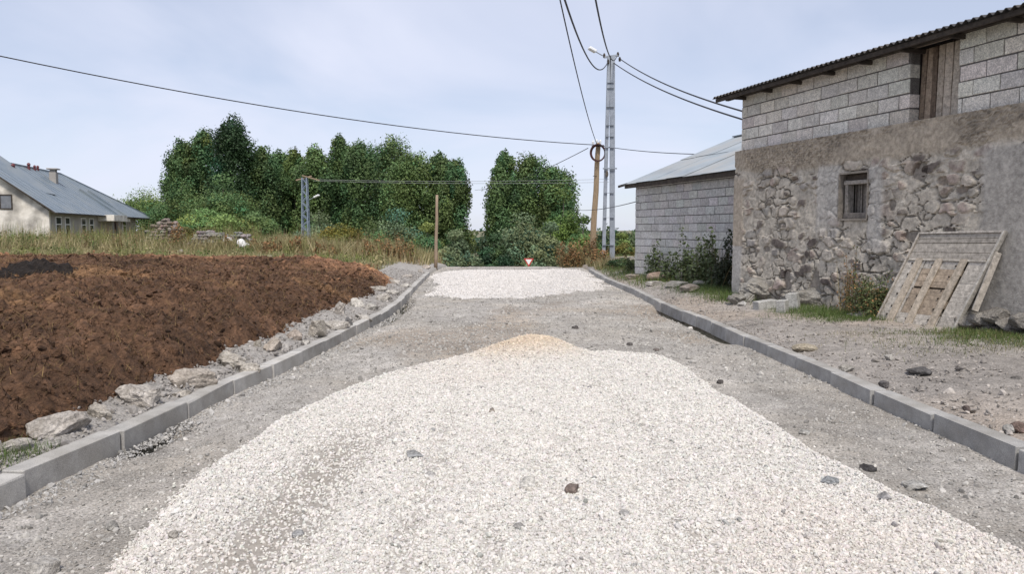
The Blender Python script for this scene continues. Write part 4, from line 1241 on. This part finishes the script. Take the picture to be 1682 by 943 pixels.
for px, py, w, h, lab in ((228,421,13,8,'pale round field stone left of the others below the wall stump'), (240,422,22,10,'grey field stone in the dry grass below the wall stump'),(424,432,10,6,'small pale stone at the back edge of the manure'),(443,434,15,6,'flat pale tan stone at the back edge of the manure'),(296,416,10,9,'small whitish stone between the two ruined walls')):
    p = at(px, py, 30.0); zg = float(H(p[0], p[1]))
    s = w / FPX * 30 / 2
    V = rock_verts(ICO3, (s, s*.8, h/FPX*30*.55), int(px), 8) + np.array((p[0], p[1], max(zg, p[2]) + .05))
    o = MB().add(V, ICO3[1], (.36,.33,.30)).build('field_stone', M_rock, loc=(p[0], p[1], zg)); tag(o, lab, 'stone', 'field stones in the dry grass')

# ------------------------------------------------------------------ poles, pylons, cables
def lamp(parent, p, direction, size=.5):
    d = np.array((*direction, .35)); d /= np.linalg.norm(d)
    m_ = MB(); tube(m_, [p, p + d * .45 * size * 2], .025, 6); a_ = m_.build('lamp_arm', M_steel, parent)
    q = p + d * .9 * size
    h_ = MB(); u = np.cross(d, (0, 0, 1)); u /= np.linalg.norm(u); w = np.cross(u, d)
    Frame(q, d, u, w).box(h_, 0, .62 * size * 1.5, -.13, .13, -.07, .07, .035)
    h_.build('lamp_head', M_lamp, a_)
# ladder-type steel pylon on the right
pb0 = at(999, 438, 36.0); zg = float(H(pb0[0], 36.0)); pz = at(1003, 92, 36.0)[2]
pyl = empty('steel_pylon', (pb0[0], 36.0, zg - .2), 'tall narrow grey steel pylon of two uprights with rungs', 'utility pole')
xb0, xb1 = at(991.0, 438, 36)[0], at(1005.5, 438, 36)[0]; xt0, xt1 = at(1000.5, 92, 36)[0], at(1005.8, 92, 36)[0]
def leg_x(z, s):
    t = (z - zg) / (pz - zg); return (xb0 + (xt0 - xb0) * t) if s == 0 else (xb1 + (xt1 - xb1) * t)
for s in (0, 1):
    m_ = MB(); z0_, z1_ = zg - .2, pz
    w_ = .16 if s == 0 else .235
    beam(m_, (leg_x(z0_, s), 36, z0_), (leg_x(z1_, s), 36, z1_), w_, .02)
    sg = 1 if s == 0 else -1
    for dy in (-.07, .07):
        beam(m_, (leg_x(z0_, s) - .0, 36 + dy, z0_), (leg_x(z1_, s), 36 + dy, z1_), w_ * .98, .015)
    beam(m_, (leg_x(z0_, s) + (w_/2 - .008) * sg, 36.0, z0_ + .01), (leg_x(z1_, s) + (w_/2 - .008) * sg, 36.0, z1_ - .01), .014, .125)
    m_.build('leg', M_steel, pyl)
for yy in (136, 145, 176, 206, 224.5, 243, 280, 317, 357.5, 402.5):
    z_ = at(1000, yy, 36)[2]; m_ = MB()
    beam(m_, (leg_x(z_, 0) - .06, 35.905, z_), (leg_x(z_, 1) + .06, 35.905, z_), .015, .12 if yy > 150 else .09)
    m_.build('rung', M_steel, pyl)
m_ = MB(); z_ = at(1000, 277, 36)[2]; beam(m_, (leg_x(z_, 0) - .16, 35.86, z_), (leg_x(z_, 1) + .2, 35.86, z_), .06, .07); m_.build('bracket', M_steel, pyl)
m_ = MB(); z_ = at(1000, 286, 36)[2]; V = rock_verts(ICO2, (.08, .06, .16), 4, 0, .02) + np.array((leg_x(z_, 0) + .03, 35.84, z_)); m_.add(V, ICO2[1]); m_.build('insulator', M_bark, pyl)
m_ = MB(); a_, b_ = at(992, 93.5, 36.0), at(1016, 90.5, 36.0); beam(m_, a_, b_, .09, .09); arm_o = m_.build('crossarm', M_steel, pyl)
for q in (at(992.5, 90, 36), at(1015, 88, 36), at(1018, 96, 35.9), at(999, 100, 35.9)):
    m_ = MB(); tube(m_, [q - (0, 0, .12), q, q + (0, 0, .08)], [.05, .06, .03], 8); m_.build('insulator', M_timber, arm_o)
lamp(pyl, at(990, 91, 35.9), (-.75, -.25), .42)
# wooden pole with the coil
wz = at(983, 234, 39.0); wb = at(973, 415, 39.0); zg2 = float(H(wb[0], 39.0)) - .1
t_ = (zg2 - wb[2]) / (wz[2] - wb[2]); wbase = wb + (wz - wb) * t_
wp_ = empty('wooden_pole', wbase, 'pale brown wooden utility pole leaning slightly beside the steel pylon', 'utility pole')
m_ = MB(); pts = [wbase + (wz - wbase) * k / 10 + np.array((.015 * math.sin(k * 1.3), 0, 0)) for k in range(11)]
tube(m_, pts, np.linspace(.165, .12, 11), 12); m_.build('pole', M_pole, wp_, smooth=True)
m_ = MB(); beam(m_, at(972, 240, 38.85), at(992, 239, 38.85), .07, .07); m_.build('crossarm', M_timber, wp_)
for q in (at(980, 235, 38.85), at(986, 236, 38.85), at(974, 237, 38.85)):
    m_ = MB(); tube(m_, [q, q + (0, 0, .13), q + (0, 0, .2)], [.045, .06, .03], 8); m_.build('insulator', M_lamp, wp_)
m_ = MB(); beam(m_, at(974, 289, 38.83), at(980, 289, 38.83), .03, .03); m_.build('bracket', M_timber, wp_)
coil = MB(); cc = at(981.5, 251, 38.72)
for k in range(5):
    an = np.linspace(0, 2 * math.pi, 33); rr_ = .40 - .012 * k + .015 * math.sin(k * 4)
    pts = np.stack([cc[0] + rr_ * .95 * np.cos(an + k) + .01 * k, np.full(33, cc[1] + .045 * (k - 2)), cc[2] + (rr_ + .03) * np.sin(an + k)], 1)
    tube(coil, pts, .028, 6, cap=False)
o = coil.build('cable_coil', M_coil, loc=tuple(cc)); tag(o, 'dark red coil of cable hanging at the top of the wooden pole', 'cable coil')
# short grey post at the left kerb end
pb1 = G(715.5, 440); pt = at(718, 320, pb1[1])
po = empty('wooden_post', (pb1[0], pb1[1], pb1[2] - .1), 'thin bare wooden post at the far end of the left kerb', 'post')
m_ = MB(); b0_ = np.array((pb1[0], pb1[1], pb1[2] - .1)); tube(m_, [b0_ + (pt - b0_) * k / 6 + np.array((.01 * math.sin(k * 2), 0, 0)) for k in range(7)], np.linspace(.085, .06, 7), 10); m_.build('pole', M_greypole, po, smooth=True)
# lattice pylon among the trees
LY = 60.0
la = at(503, 415, LY); zl0 = float(H(la[0], LY)) - .1; zt = at(503, 292, LY)[2]
lp = empty('lattice_pylon', (la[0], LY, zl0), 'slender blue grey lattice pylon in front of the trees', 'utility pole')
hb0, ht0 = .27, .17
def lleg(z, i, j):
    t = (z - zl0) / (zt - zl0); h_ = hb0 + (ht0 - hb0) * t
    return np.array((la[0] + i * h_, LY + j * h_, z))
for i in (-1, 1):
    for j in (-1, 1):
        m_ = MB(); beam(m_, lleg(zl0, i, j), lleg(zt, i, j), .085, .085); m_.build('leg', M_bluesteel, lp)
m_ = MB(); nseg = 13
zs = np.linspace(zl0 + .2, zt, nseg + 1)
for k in range(nseg):
    s = 1 if k % 2 else -1
    for j in (-1, 1):
        beam(m_, lleg(zs[k], -s, j), lleg(zs[k+1], s, j), .05, .05); beam(m_, lleg(zs[k], j, -s), lleg(zs[k+1], j, s), .05, .05)
m_.build('bracing', M_bluesteel, lp)
for (pa, pb_) in (((486, 296), (512, 289)), ((496, 288), (525, 296))):
    m_ = MB(); beam(m_, at(*pa, LY - .1), at(*pb_, LY + .1), .09, .09); m_.build('crossarm', M_greypole, lp)
m_ = MB(); beam(m_, at(489, 392, LY - .4), at(513, 392, LY - .4), .05, .05); m_.build('crossbar', M_bluesteel, lp)
lamp(lp, at(508, 328, LY - .35), (.8, -.2), .5)

def cable(pa, pb_, sag, r, label, m=M_cable, n=24):
    pa = np.array(pa, float); pb_ = np.array(pb_, float)
    t = np.linspace(0, 1, n)[:, None]; P_ = pa + (pb_ - pa) * t; P_[:, 2] -= (4 * sag * t * (1 - t))[:, 0]
    mb = MB(); tube(mb, P_, r, 6); o = mb.build('cable', m, loc=tuple(pa)); tag(o, label, 'cable', 'overhead cables')
ptop = at(981, 238, 38.8)
cable(at(-160, 57, 24.0), ptop, .55, .020, 'long black cable crossing the sky from the left edge to the wooden pole')
cable(ptop, at(1141, 253, 26.9), .08, .016, 'thin cable from the wooden pole to the pale metal roof')
cable(ptop, at(905, -70, 15.0), .35, .016, 'steep cable rising from the wooden pole to the top of the picture')
cable(at(966, 243, 38.8), at(780, 312, 86.0), .5, .018, 'short cable sloping from the wooden pole down behind the trees')
cable(at(999, 100, 35.9), at(905, -75, 13.0), 1.0, .022, 'curved black cable from the pylon lamp up to the left')
cable(at(1013, 92, 35.9), at(966, -70, 13.0), .75, .020, 'black cable rising from the right end of the pylon crossarm')
cable(at(1018, 96, 35.9), SB.w((.3, -.3, 4.10)), .22, .021, 'upper of the two cables from the pylon to the stone building')
cable(at(1008, 103, 35.9), SB.w((.3, -.3, 3.92)), .22, .021, 'lower of the two cables from the pylon to the stone building')
cable(at(524, 295, LY), at(1000, 294, 62.0), .15, .014, 'upper thin grey wire from the lattice pylon across the trees', M_greycable)
cable(at(515, 297, LY), at(1000, 299, 62.0), .15, .014, 'lower thin grey wire from the lattice pylon across the trees', M_greycable)
cable(at(940, 344, 50.0), SH.w((.05, .02, 2.55)), .15, .014, 'thin wire reaching the far corner of the block house')

# ------------------------------------------------------------------ give way sign beyond the crest
SY = 46.5
sc_ = at(868.5, 424.5, SY); zgs = float(H(sc_[0], SY))
sg_ = empty('give_way_sign', (sc_[0], SY, zgs), 'white and red inverted triangle give way sign beyond the road crest', 'road sign')
hw = 8.2 / FPX * SY; hh = hw * 1.72
def tri_plate(mb, s, y, th_):
    cx_, cz_ = sc_[0], sc_[2] - hh * .33
    pts = [(-hw * s, hh * .333 * s), (hw * s, hh * .333 * s), (0, -hh * .667 * s)]
    V = [(cx_ + a_, y, cz_ + b_) for a_, b_ in pts] + [(cx_ + a_, y + th_, cz_ + b_) for a_, b_ in pts]
    mb.add(V, [(0,2,1),(3,4,5),(0,1,4,3),(1,2,5,4),(2,0,3,5)])
m_ = MB(); tri_plate(m_, 1.0, SY, .02); pl_ = m_.build('sign_plate', M_red, sg_)
m_ = MB(); tri_plate(m_, .64, SY - .004, .003); m_.build('white_field', M_white, pl_)
m_ = MB(); tube(m_, [(sc_[0], SY + .05, zgs - .1), (sc_[0], SY + .05, sc_[2] - .1)], .03, 8); m_.build('post', M_steel, sg_)

# ------------------------------------------------------------------ trees
def leaf_quads(mb, P, N, size, cols):
    n = len(P)
    N = N + R.normal(0, .55, N.shape); N /= np.linalg.norm(N, axis=1)[:, None] + 1e-9
    a = R.normal(size=(n, 3)); u = np.cross(N, a); u /= np.linalg.norm(u, axis=1)[:, None] + 1e-9
    v = np.cross(N, u)
    s = size[:, None]
    asp = R.uniform(.55, .85, (n, 1))
    V = np.stack([P - u * s * .5, P + v * s * .5 * asp - N * s * .08, P + u * s * .5, P - v * s * .5 * asp - N * s * .08], 1)
    F = (np.arange(n) * 4)[:, None] + np.arange(4)[None]
    mb.add(V.reshape(-1, 3), F, np.repeat(cols, 4, 0))

def crown(mb, C, Rd, nleaf, size, base, var=.22, fill=.25):
    """C: clump centres (k,3), Rd: clump radii (k,3)"""
    k = len(C); wgt = (Rd[:, 0] * Rd[:, 2]); wgt = wgt / wgt.sum()
    ci = R.choice(k, nleaf, p=wgt)
    d = R.normal(size=(nleaf, 3)); d /= np.linalg.norm(d, axis=1)[:, None]
    rr_ = np.where(R.random(nleaf) < fill, R.uniform(.3, .9, nleaf), R.normal(.97, .15, nleaf))
    rr_ = np.where(R.random(nleaf) < .05, R.uniform(1.1, 1.5, nleaf), rr_)
    P = C[ci] + d * Rd[ci] * rr_[:, None]
    tone = np.clip(R.normal(1, var, k), .55, 1.6)[ci] * np.clip(R.normal(1, .18, nleaf), .5, 1.6)
    hue = R.normal(0, .10, k)[ci]
    cols = np.array(base)[None] * tone[:, None]; cols[:, 0] *= 1 + hue * 1.4; cols[:, 2] *= 1 - hue
    leaf_quads(mb, P, d, R.uniform(size * .7, size * 1.3, nleaf), np.clip(cols, .004, .5))

def tree(kind, px, topy, wpx, Y, label, base, cat='tree', name=None, nleaf=9000, size=.30, group=None, bottom=.12):
    ctr = at(px, topy, Y); zg = float(H(ctr[0], Y)); h = ctr[2] - zg; rad = wpx / FPX * Y / 2
    name = name or ('poplar_tree' if kind == 'poplar' else 'broadleaf_tree')
    e = empty(name, (ctr[0], Y, zg), label, cat, group)
    x0 = np.array((ctr[0], Y, zg))
    tr = MB()
    tube(tr, [x0 - (0,0,.2), x0 + (.1, 0, h * .3), x0 + (-.05, .05, h * .6), x0 + (0, 0, h * .9)], [h*.022+.06, h*.017+.04, h*.010+.03, .02], 8)
    if kind == 'poplar':
        k = int(46 + h * 3.2); tz = R.uniform(bottom, .965, k) ** .92
        prof = np.interp(tz, [0, .12, .35, .7, .88, 1], [.9, 1.05, 1.05, .92, .66, .26])
        an = R.uniform(0, 6.283, k); rr_ = np.sqrt(R.random(k)) * prof * rad * .86
        C_ = np.stack([x0[0] + np.cos(an) * rr_, x0[1] + np.sin(an) * rr_, zg + tz * h * .97], 1)
        sc = np.clip(R.normal(.36, .09, k), .18, .6) * np.interp(tz, [0, .8, 1], [1.05, .95, .5])
        Rd_ = np.stack([rad * sc, rad * sc, rad * sc * R.uniform(1.2, 2.0, k)], 1)
        spikes = 11
        an = R.uniform(0, 6.283, spikes); rs_ = rad * R.uniform(.1, .75, spikes)
        sp = np.stack([x0[0] + np.cos(an) * rs_, x0[1] + np.sin(an) * rs_, zg + h * (1.0 - .34 * (rs_ / rad) ** 1.3) - .5], 1)
        C_ = np.vstack([C_, sp, [[x0[0], x0[1], zg + h - .55]]]); Rd_ = np.vstack([Rd_, np.tile((rad * .17, rad * .17, .65), (spikes + 1, 1))])
        for q in range(9):
            tq = R.uniform(.25, .8); a_ = R.uniform(0, 6.28); b = x0 + (0, 0, h * tq)
            tube(tr, [b, b + np.array((math.cos(a_) * rad * .4, math.sin(a_) * rad * .4, h * .12))], [.07, .02], 5)
    else:
        k = int(30 + rad * 14); 
        d = R.normal(size=(k, 3)); d /= np.linalg.norm(d, axis=1)[:, None]; d[:, 2] = np.abs(d[:, 2]) * 1.0 - .25
        rr_ = R.uniform(.45, .88, k)
        C_ = np.stack([x0[0] + d[:, 0] * rr_ * rad, x0[1] + d[:, 1] * rr_ * rad, zg + h * .42 + d[:, 2] * rr_ * h * .52], 1)
        sc = np.clip(R.normal(.30, .07, k), .15, .5)
        Rd_ = np.stack([rad * sc, rad * sc, np.minimum(rad, h * .6) * sc * R.uniform(.65, 1.0, k)], 1)
        C_[:, 2] = np.maximum(C_[:, 2], zg + Rd_[:, 2] * .6)
        C_ = np.vstack([C_, [[x0[0], x0[1], zg + h - min(rad, h) * .22]]]); Rd_ = np.vstack([Rd_, [[rad * .35, rad * .35, min(rad, h) * .22]]])
        for q in range(8):
            a_ = R.uniform(0, 6.28); b = x0 + (0, 0, h * R.uniform(.15, .4))
            tube(tr, [b, b + np.array((math.cos(a_) * rad * .6, math.sin(a_) * rad * .6, h * .3))], [.08, .02], 5)
    tr.build('trunk', M_bark, e)
    cb = MB(); crown(cb, C_, Rd_, nleaf, size, base); cb.build('crown', M_leaf, e)
    return e

DK = (.098, .158, .060); MD_ = (.120, .186, .066); LT = (.148, .22, .07); GY = (.145, .188, .098)
POP = [ # px, top, width, Y, colour
    (297,231,48,82,DK),(331,210,54,84,DK),(379,188,66,80,(.036,.074,.030)),(427,240,50,82,DK),(458,245,40,88,DK),(484,243,38,84,MD_),(516,238,52,82,MD_),
    (557,220,48,84,DK),(592,231,58,82,DK),(641,222,62,90,DK),(672,252,66,82,MD_),(722,249,46,84,DK),(746,262,50,81,DK),
    (829,246,54,80,DK),(874,254,58,82,DK),(912,276,52,80,MD_)]
PL = ['shortest poplar at the left end of the left poplar clump','middle poplar of the left clump, left of the tallest poplar','tallest poplar of all, with a pointed crown',
      'poplar just right of the tallest one, with a lower crown','narrow dark poplar, fifth from the left in the row','narrow mid green poplar, sixth from the left in the row','rounded mid green poplar behind the lattice pylon',
      'tall narrow-topped poplar right of the lattice pylon','dark poplar directly right of the tall narrow-topped one','broad round-headed poplar in the middle of the row, set further back','mid green poplar left of the two at the gap',
      'dark poplar with a pointed top, second left of the gap in the row','wide poplar forming the left side of the gap in the row',
      'dark poplar forming the right side of the gap in the row','poplar in the middle of the group right of the gap','bushy poplar at the right end of the tree row']
for (px, ty, w, Y, c), lab in zip(POP, PL):
    tree('poplar', px, ty, w * (1.10 if px in (746, 829) else 1.18 if px < 400 or px == 557 else 1.30), Y, lab, c, nleaf=32000, size=.23, group='poplars in the tree row')
BUS = [
    (236,304,120,92,LT,'wide light green tree beside the long house roof'),
    (298,296,110,80,MD_,'round green tree below the left poplar clump'),
    (366,284,104,72,MD_,'big round tree in front of the tallest poplar'),
    (276,338,96,86,MD_,'low green tree just right of the long house eave'),
    (340,342,110,64,LT,'round bush behind the ruined walls'),
    (418,348,84,66,MD_,'round bush left of the lattice pylon'),
    (524,348,90,68,GY,'grey green bush right behind the lattice pylon'),
    (606,362,90,62,MD_,'low green bush in the middle below the poplars'),
    (652,342,110,68,GY,'broad grey green bush left of the wooden post'),
    (702,366,70,60,MD_,'small bush just left of the wooden post'),
    (748,378,76,56,GY,'dark round bush just right of the wooden post'),
    (812,384,60,58,(.045,.085,.036),'dark bush under the gap in the tree row'),
    (858,348,110,62,GY,'large grey green willow behind the give way sign'),
    (926,312,84,70,(.11,.19,.055),'bright green tree left of the wooden pole'),
    (958,354,64,60,(.11,.18,.055),'bright green bush behind the wooden pole'),
    (905,366,74,54,GY,'low dark willow right of the give way sign'),
    (1022,382,50,72,LT,'small green tree in the gap between pylon and block house'),
]
for px, ty, w, Y, c, lab in BUS:
    tree('bush', px, ty, w, Y, lab, c, nleaf=18000, size=.185, group='round trees and bushes')
tree('bush', 560, 366, 78, 44, 'yellow green shrub in the dry weeds below the poplars', (.17, .16, .035), 'shrub', 'shrub', 5000, .12)
tree('bush', 308, 372, 40, 42, 'yellowish shrub between the two ruined walls', (.15, .14, .045), 'shrub', 'shrub', 2500, .10)
tree('bush', 1022, 424, 56, 31, 'low dark green shrub at the foot of the steel pylon', (.055, .085, .032), 'shrub', 'shrub', 3500, .08)
tree('bush', 1026, 398, 40, 40, 'yellow green shrub behind the steel pylon', (.13, .14, .04), 'shrub', 'shrub', 3000, .10)

# ------------------------------------------------------------------ tall weeds by the houses (stems with leaves)
def weed(px, py, toppx, topy, wpx, Y, label, stems, base, lsize=.07, per=34, name='weed_plant', cat='weed', group=None, dry=0.0):
    p = at(px, py, Y); zg = float(H(p[0], Y)); ztop = at(toppx, topy, Y)[2]; h = ztop - zg; rad = wpx / FPX * Y / 2
    e = empty(name, (p[0], Y, zg), label, cat, group)
    sm_ = MB(); lf = MB()
    for k in range(stems):
        a_ = R.uniform(0, 6.28); r0 = rad * .45 * math.sqrt(R.random()); hh_ = h * (.38 + .62 * R.random() ** 1.3) if k else h
        b = np.array((p[0] + math.cos(a_) * r0, Y + math.sin(a_) * r0, zg - .03)); tip = b + np.array((math.cos(a_) * rad * .55 * R.random(), math.sin(a_) * rad * .5 * R.random(), hh_))
        mid_ = (b + tip) / 2 + R.normal(0, .04, 3)
        tube(sm_, [b, mid_, tip], [.010, .007, .003], 5, np.array((.09, .085, .04)) if R.random() > dry else np.array((.22, .13, .07)))
        t = R.uniform(.1, 1.0, per)[:, None]
        q = b * (1-t)**2 + 2 * mid_ * t * (1-t) + tip * t**2
        d = R.normal(size=(per, 3)); d[:, 2] = np.abs(d[:, 2]) * .6 - .1; d /= np.linalg.norm(d, axis=1)[:, None]
        spread = (.06 + .16 * (1 - t)) * min(1, h)
        tone = R.uniform(.6, 1.45, (per, 1)); cl = np.array(base) * tone
        isdry = R.random(per) < dry; cl[isdry] = np.array((.30, .165, .075)) * R.uniform(.6, 1.4, (isdry.sum(), 1))
        leaf_quads(lf, q + d * spread, d + np.array((0, 0, .5)), R.uniform(lsize * .6, lsize * 1.4, per), cl)
    nb3 = stems * 5
    a_ = R.uniform(0, 6.28, nb3); r_ = rad * .8 * np.sqrt(R.random(nb3))
    bp_ = np.stack([p[0] + np.cos(a_) * r_, Y + np.sin(a_) * r_, np.full(nb3, zg - .03)], 1)
    blades(lf, bp_, h * R.uniform(.2, .85, nb3), np.full(nb3, .006 + .0004 * Y), np.abs(R.normal(.3, .2, nb3)), np.where(R.random((nb3, 1)) < .25 + dry, np.array((.30, .24, .12)), np.array(base) * 1.2) * R.uniform(.6, 1.4, (nb3, 1)))
    sm_.build('stem', M_grass, e); lf.build('leaves', M_leaf, e)
DW = (.078, .104, .046)
dwb = MB(); k = 260
cxs = R.uniform(-120, 70, k); cys = R.uniform(135, 165, k)
Cc = np.stack([cxs, cys, H(cxs, cys) + R.uniform(.5, 3.2, k)], 1)
crown(dwb, Cc, np.stack([R.uniform(2.5, 5, k), R.uniform(2, 4, k), R.uniform(1.2, 2.2, k)], 1), 26000, .9, (.07, .105, .05))
tag(dwb.build('distant_wood', M_leaf), 'far low line of green trees on the plain behind the tree row', 'wood', kind='stuff')
WEEDS = [
    (1074,442,1074,392,40,23.5,'dark leafy weed at the far corner of the block house',9,DW),
    (1100,450,1102,410,44,22.5,'low bushy weed beside the dark corner weed',9,DW),
    (1128,456,1126,372,40,21.5,'tall weed against the middle of the block house wall',9,DW),
    (1150,462,1152,388,44,20.6,'dense dark weed clump in the middle of the block house weeds',12,DW),
    (1166,466,1164,372,34,20.2,'tallest dark weed in front of the block house wall',9,DW),
    (1190,474,1195,374,30,18.9,'tall thin dark weed at the corner of the stone building',10,(.042,.052,.030)),
    (1180,472,1178,420,40,19.0,'low green weed beside the corner of the stone building',10,DW),
    (1040,444,1040,418,44,28.0,'low green weed at the far right kerb end',9,(.07,.09,.035)),
]
for a in WEEDS: weed(*a[:6], a[6], a[7], a[8], group='weeds before the block house', per=60, lsize=.085)
weed(1432,520,1440,440,80,12.45,'green bush of weeds against the stone wall left of the old door',34,(.10,.125,.05),.032,110,'weed_bush','bush',dry=.12)
weed(1392,516,1384,402,34,13.1,'reddish dry dock plant growing left of the weed bush',7,(.10,.10,.045),.035,60,'dock_plant','weed',dry=.65)
weed(1455,518,1458,470,40,12.3,'low weeds tucked behind the left edge of the old door',14,(.09,.11,.045),.045,60,'weed_plant','weed',dry=.1)

# rust-coloured docks and reeds
RED = [(448,418,448,396,40,33,'rust brown dock clump left of the lattice pylon'),(486,420,484,394,24,34,'rust brown dock clump at the foot of the lattice pylon'),
       (534,424,532,402,44,33,'rust brown dock clump right of the lattice pylon'),(614,432,612,398,40,34,'dry brown reed clump left of the tall reeds'),
       (644,434,642,388,50,35,'tallest clump of dry brown reeds before the bushes'),(668,436,668,402,34,36,'dry reed clump nearest the wooden post'),
       (292,412,290,372,24,37,'reddish dry weed growing from the wall stump'),(375,420,372,392,10,35.5,'single reddish weed before the sacks'),(416,414,414,398,20,36,'reddish brown weed right of the white sacks'),
       (946,438,945,396,40,38.5,'dry tan reeds left of the wooden pole foot'),(966,440,967,390,30,38.3,'rust brown reeds at the wooden pole foot'),(930,438,930,404,30,38.8,'low dry reeds at the right end of the crest'),(985,440,985,412,30,35.4,'dry stalks between the wooden pole and the steel pylon')]
for a in RED: weed(*a[:3], a[3] - 7, a[4] * 1.15, a[5], a[6], 26, (.17, .14, .065), .09, 40, 'dry_weed', 'weed', 'dry rust coloured weeds', dry=.6)

# ------------------------------------------------------------------ grass
gb = MB()
def field_grass(n, x0, x1, y0, y1, h0, h1, w, cols, mask=None, lean=.35, tuft=.5):
    x = R.uniform(x0, x1, n); y = R.uniform(y0, y1, n)
    dens = fbm(x, y, .9, 4, 501) + .5 * fbm(x, y, 4, 3, 503)
    ok = dens > R.normal(-.12, .12, n)
    if mask is not None: ok &= mask(x, y)
    x, y, dens = x[ok], y[ok], dens[ok]; m = len(x)
    h = R.uniform(h0, h1, m) * np.clip(1 + 1.6 * dens, .35, 1.9)
    ci = np.clip(((fbm(x, y, .35, 4, 505) + .5 + R.normal(0, .22, m)) * len(cols)).astype(int), 0, len(cols) - 1)
    c = np.array(cols)[ci] * R.uniform(.65, 1.35, (m, 1))
    blades(gb, np.stack([x, y, H(x, y) - .02], 1), h, np.full(m, w) * R.uniform(.6, 1.4, m), np.abs(R.normal(lean, .2, m)), c)
DRY = [(.15,.155,.06),(.19,.18,.075),(.25,.225,.10),(.34,.29,.15),(.42,.355,.21),(.32,.27,.13),(.20,.16,.08)]
outm = lambda x, y: (poly_dist(x, y, mP) < -.15) & (kL(y) - x > 1.6)
field_grass(60000, -26, -4.5, 22, 34, .10, .30, .018, DRY[:5] + [(.11,.15,.045),(.13,.17,.05)], outm, .6)
field_grass(60000, -36, -5, 33, 52, .25, .75, .026, DRY, outm, .5)
field_grass(12000, -15, -3.6, 34, 45, .25, .7, .028, DRY + [(.28,.15,.08)], lambda x, y: kL(y) - x > .5)
# leafy herbs that break up the field grass
nh = 620
hxv = np.r_[R.uniform(-34, -4.6, 420), R.uniform(-34, -13, 200)]; hyv = np.r_[R.uniform(23, 50, 420), R.uniform(34, 50, 200)]; okh = outm(hxv, hyv)
for x_, y_ in zip(hxv[okh], hyv[okh]):
    hh_ = R.uniform(.35, .8) * (1.6 if y_ > 34 else .8); rd_ = R.uniform(.25, .6); m = int(R.integers(50, 110))
    d = R.normal(size=(m, 3)); d[:, 2] = np.abs(d[:, 2]); d /= np.linalg.norm(d, axis=1)[:, None]
    c_ = np.array([(.17,.19,.055),(.20,.21,.075),(.12,.165,.05),(.27,.225,.11),(.22,.14,.07),(.33,.28,.15)])[R.integers(0, 6)]
    q = np.array((x_, y_, float(H(x_, y_)))) + d * np.array((rd_, rd_, hh_)) * R.uniform(.3, 1.0, (m, 1))
    leaf_quads(gb, q, d + (0, 0, .3), R.uniform(.05, .13, m), c_ * R.uniform(.55, 1.4, (m, 1)))
    ns_ = 16
    blades(gb, np.array((x_, y_, float(H(x_, y_)))) + R.normal(0, rd_ * .5, (ns_, 3)) * (1, 1, 0), R.uniform(.7, 1.35, ns_) * hh_, np.full(ns_, .022), np.abs(R.normal(.2, .12, ns_)), c_ * R.uniform(.7, 1.5, (ns_, 1)))
tag(gb.build('dry_grass', M_grass), 'pale dry grass and weeds covering the field behind the manure', 'grass', kind='stuff')

gb = MB()
GRN = [(.07,.12,.03),(.09,.15,.035),(.11,.16,.045),(.15,.17,.06)]
def patch(pxs, n, h0, h1, cols, sp=.35, w=.007):
    for px, py, rx_, ry_ in pxs:
        c = G(px, py); m = n
        x = c[0] + R.normal(0, rx_, m); y = c[1] + R.normal(0, ry_, m)
        ok = (x > kR(y) + .18) | (x < kL(y) - .18)
        q = np.stack([x - C1[0], y - C1[1]], 1); ok &= ~((q @ LN < .02) & (q @ LD > 0) & (q @ LD < BL))
        x, y = x[ok], y[ok]; m = len(x)
        cc_ = np.array(cols)[R.integers(0, len(cols), m)] * R.uniform(.6, 1.3, (m, 1))
        blades(gb, np.stack([x, y, H(x, y) - .01], 1), R.uniform(h0, h1, m), np.full(m, w), np.abs(R.normal(.5, .25, m)), cc_)
patch([(1335,512,.35,.25),(1385,521,.4,.2),(1420,526,.4,.15),(1310,505,.3,.3),(1360,516,.4,.25)], 1500, .04, .13, GRN)
patch([(1190,484,.35,.6),(1170,478,.35,.6),(1205,492,.25,.4),(1150,473,.4,.6)], 1300, .06, .20, GRN)
patch([(1640,548,.5,.25),(1600,548,.4,.2),(1675,556,.5,.25),(1660,565,.6,.2),(1610,556,.5,.15)], 1100, .03, .10, GRN + [(.22,.20,.09)])
patch([(1560,560,.8,.2),(1480,548,.7,.2),(1650,575,.8,.2)], 700, .02, .07, [(.15,.16,.07),(.24,.21,.11),(.12,.14,.05)])
patch([(1060,455,.6,1.2),(1030,450,.5,1.5),(1085,462,.5,.8),(1010,443,.4,1.5)], 900, .06, .25, GRN + [(.2,.18,.08)], w=.014)
patch([(20,757,.18,.15),(45,750,.14,.12)], 420, .04, .11, GRN, w=.005)
patch([(960,441,.7,.6),(990,441,.6,.6)], 900, .2, .6, DRY, w=.02)
tag(gb.build('green_grass', M_grass), 'short green grass tufts at the wall feet and kerb backs', 'grass', kind='stuff')
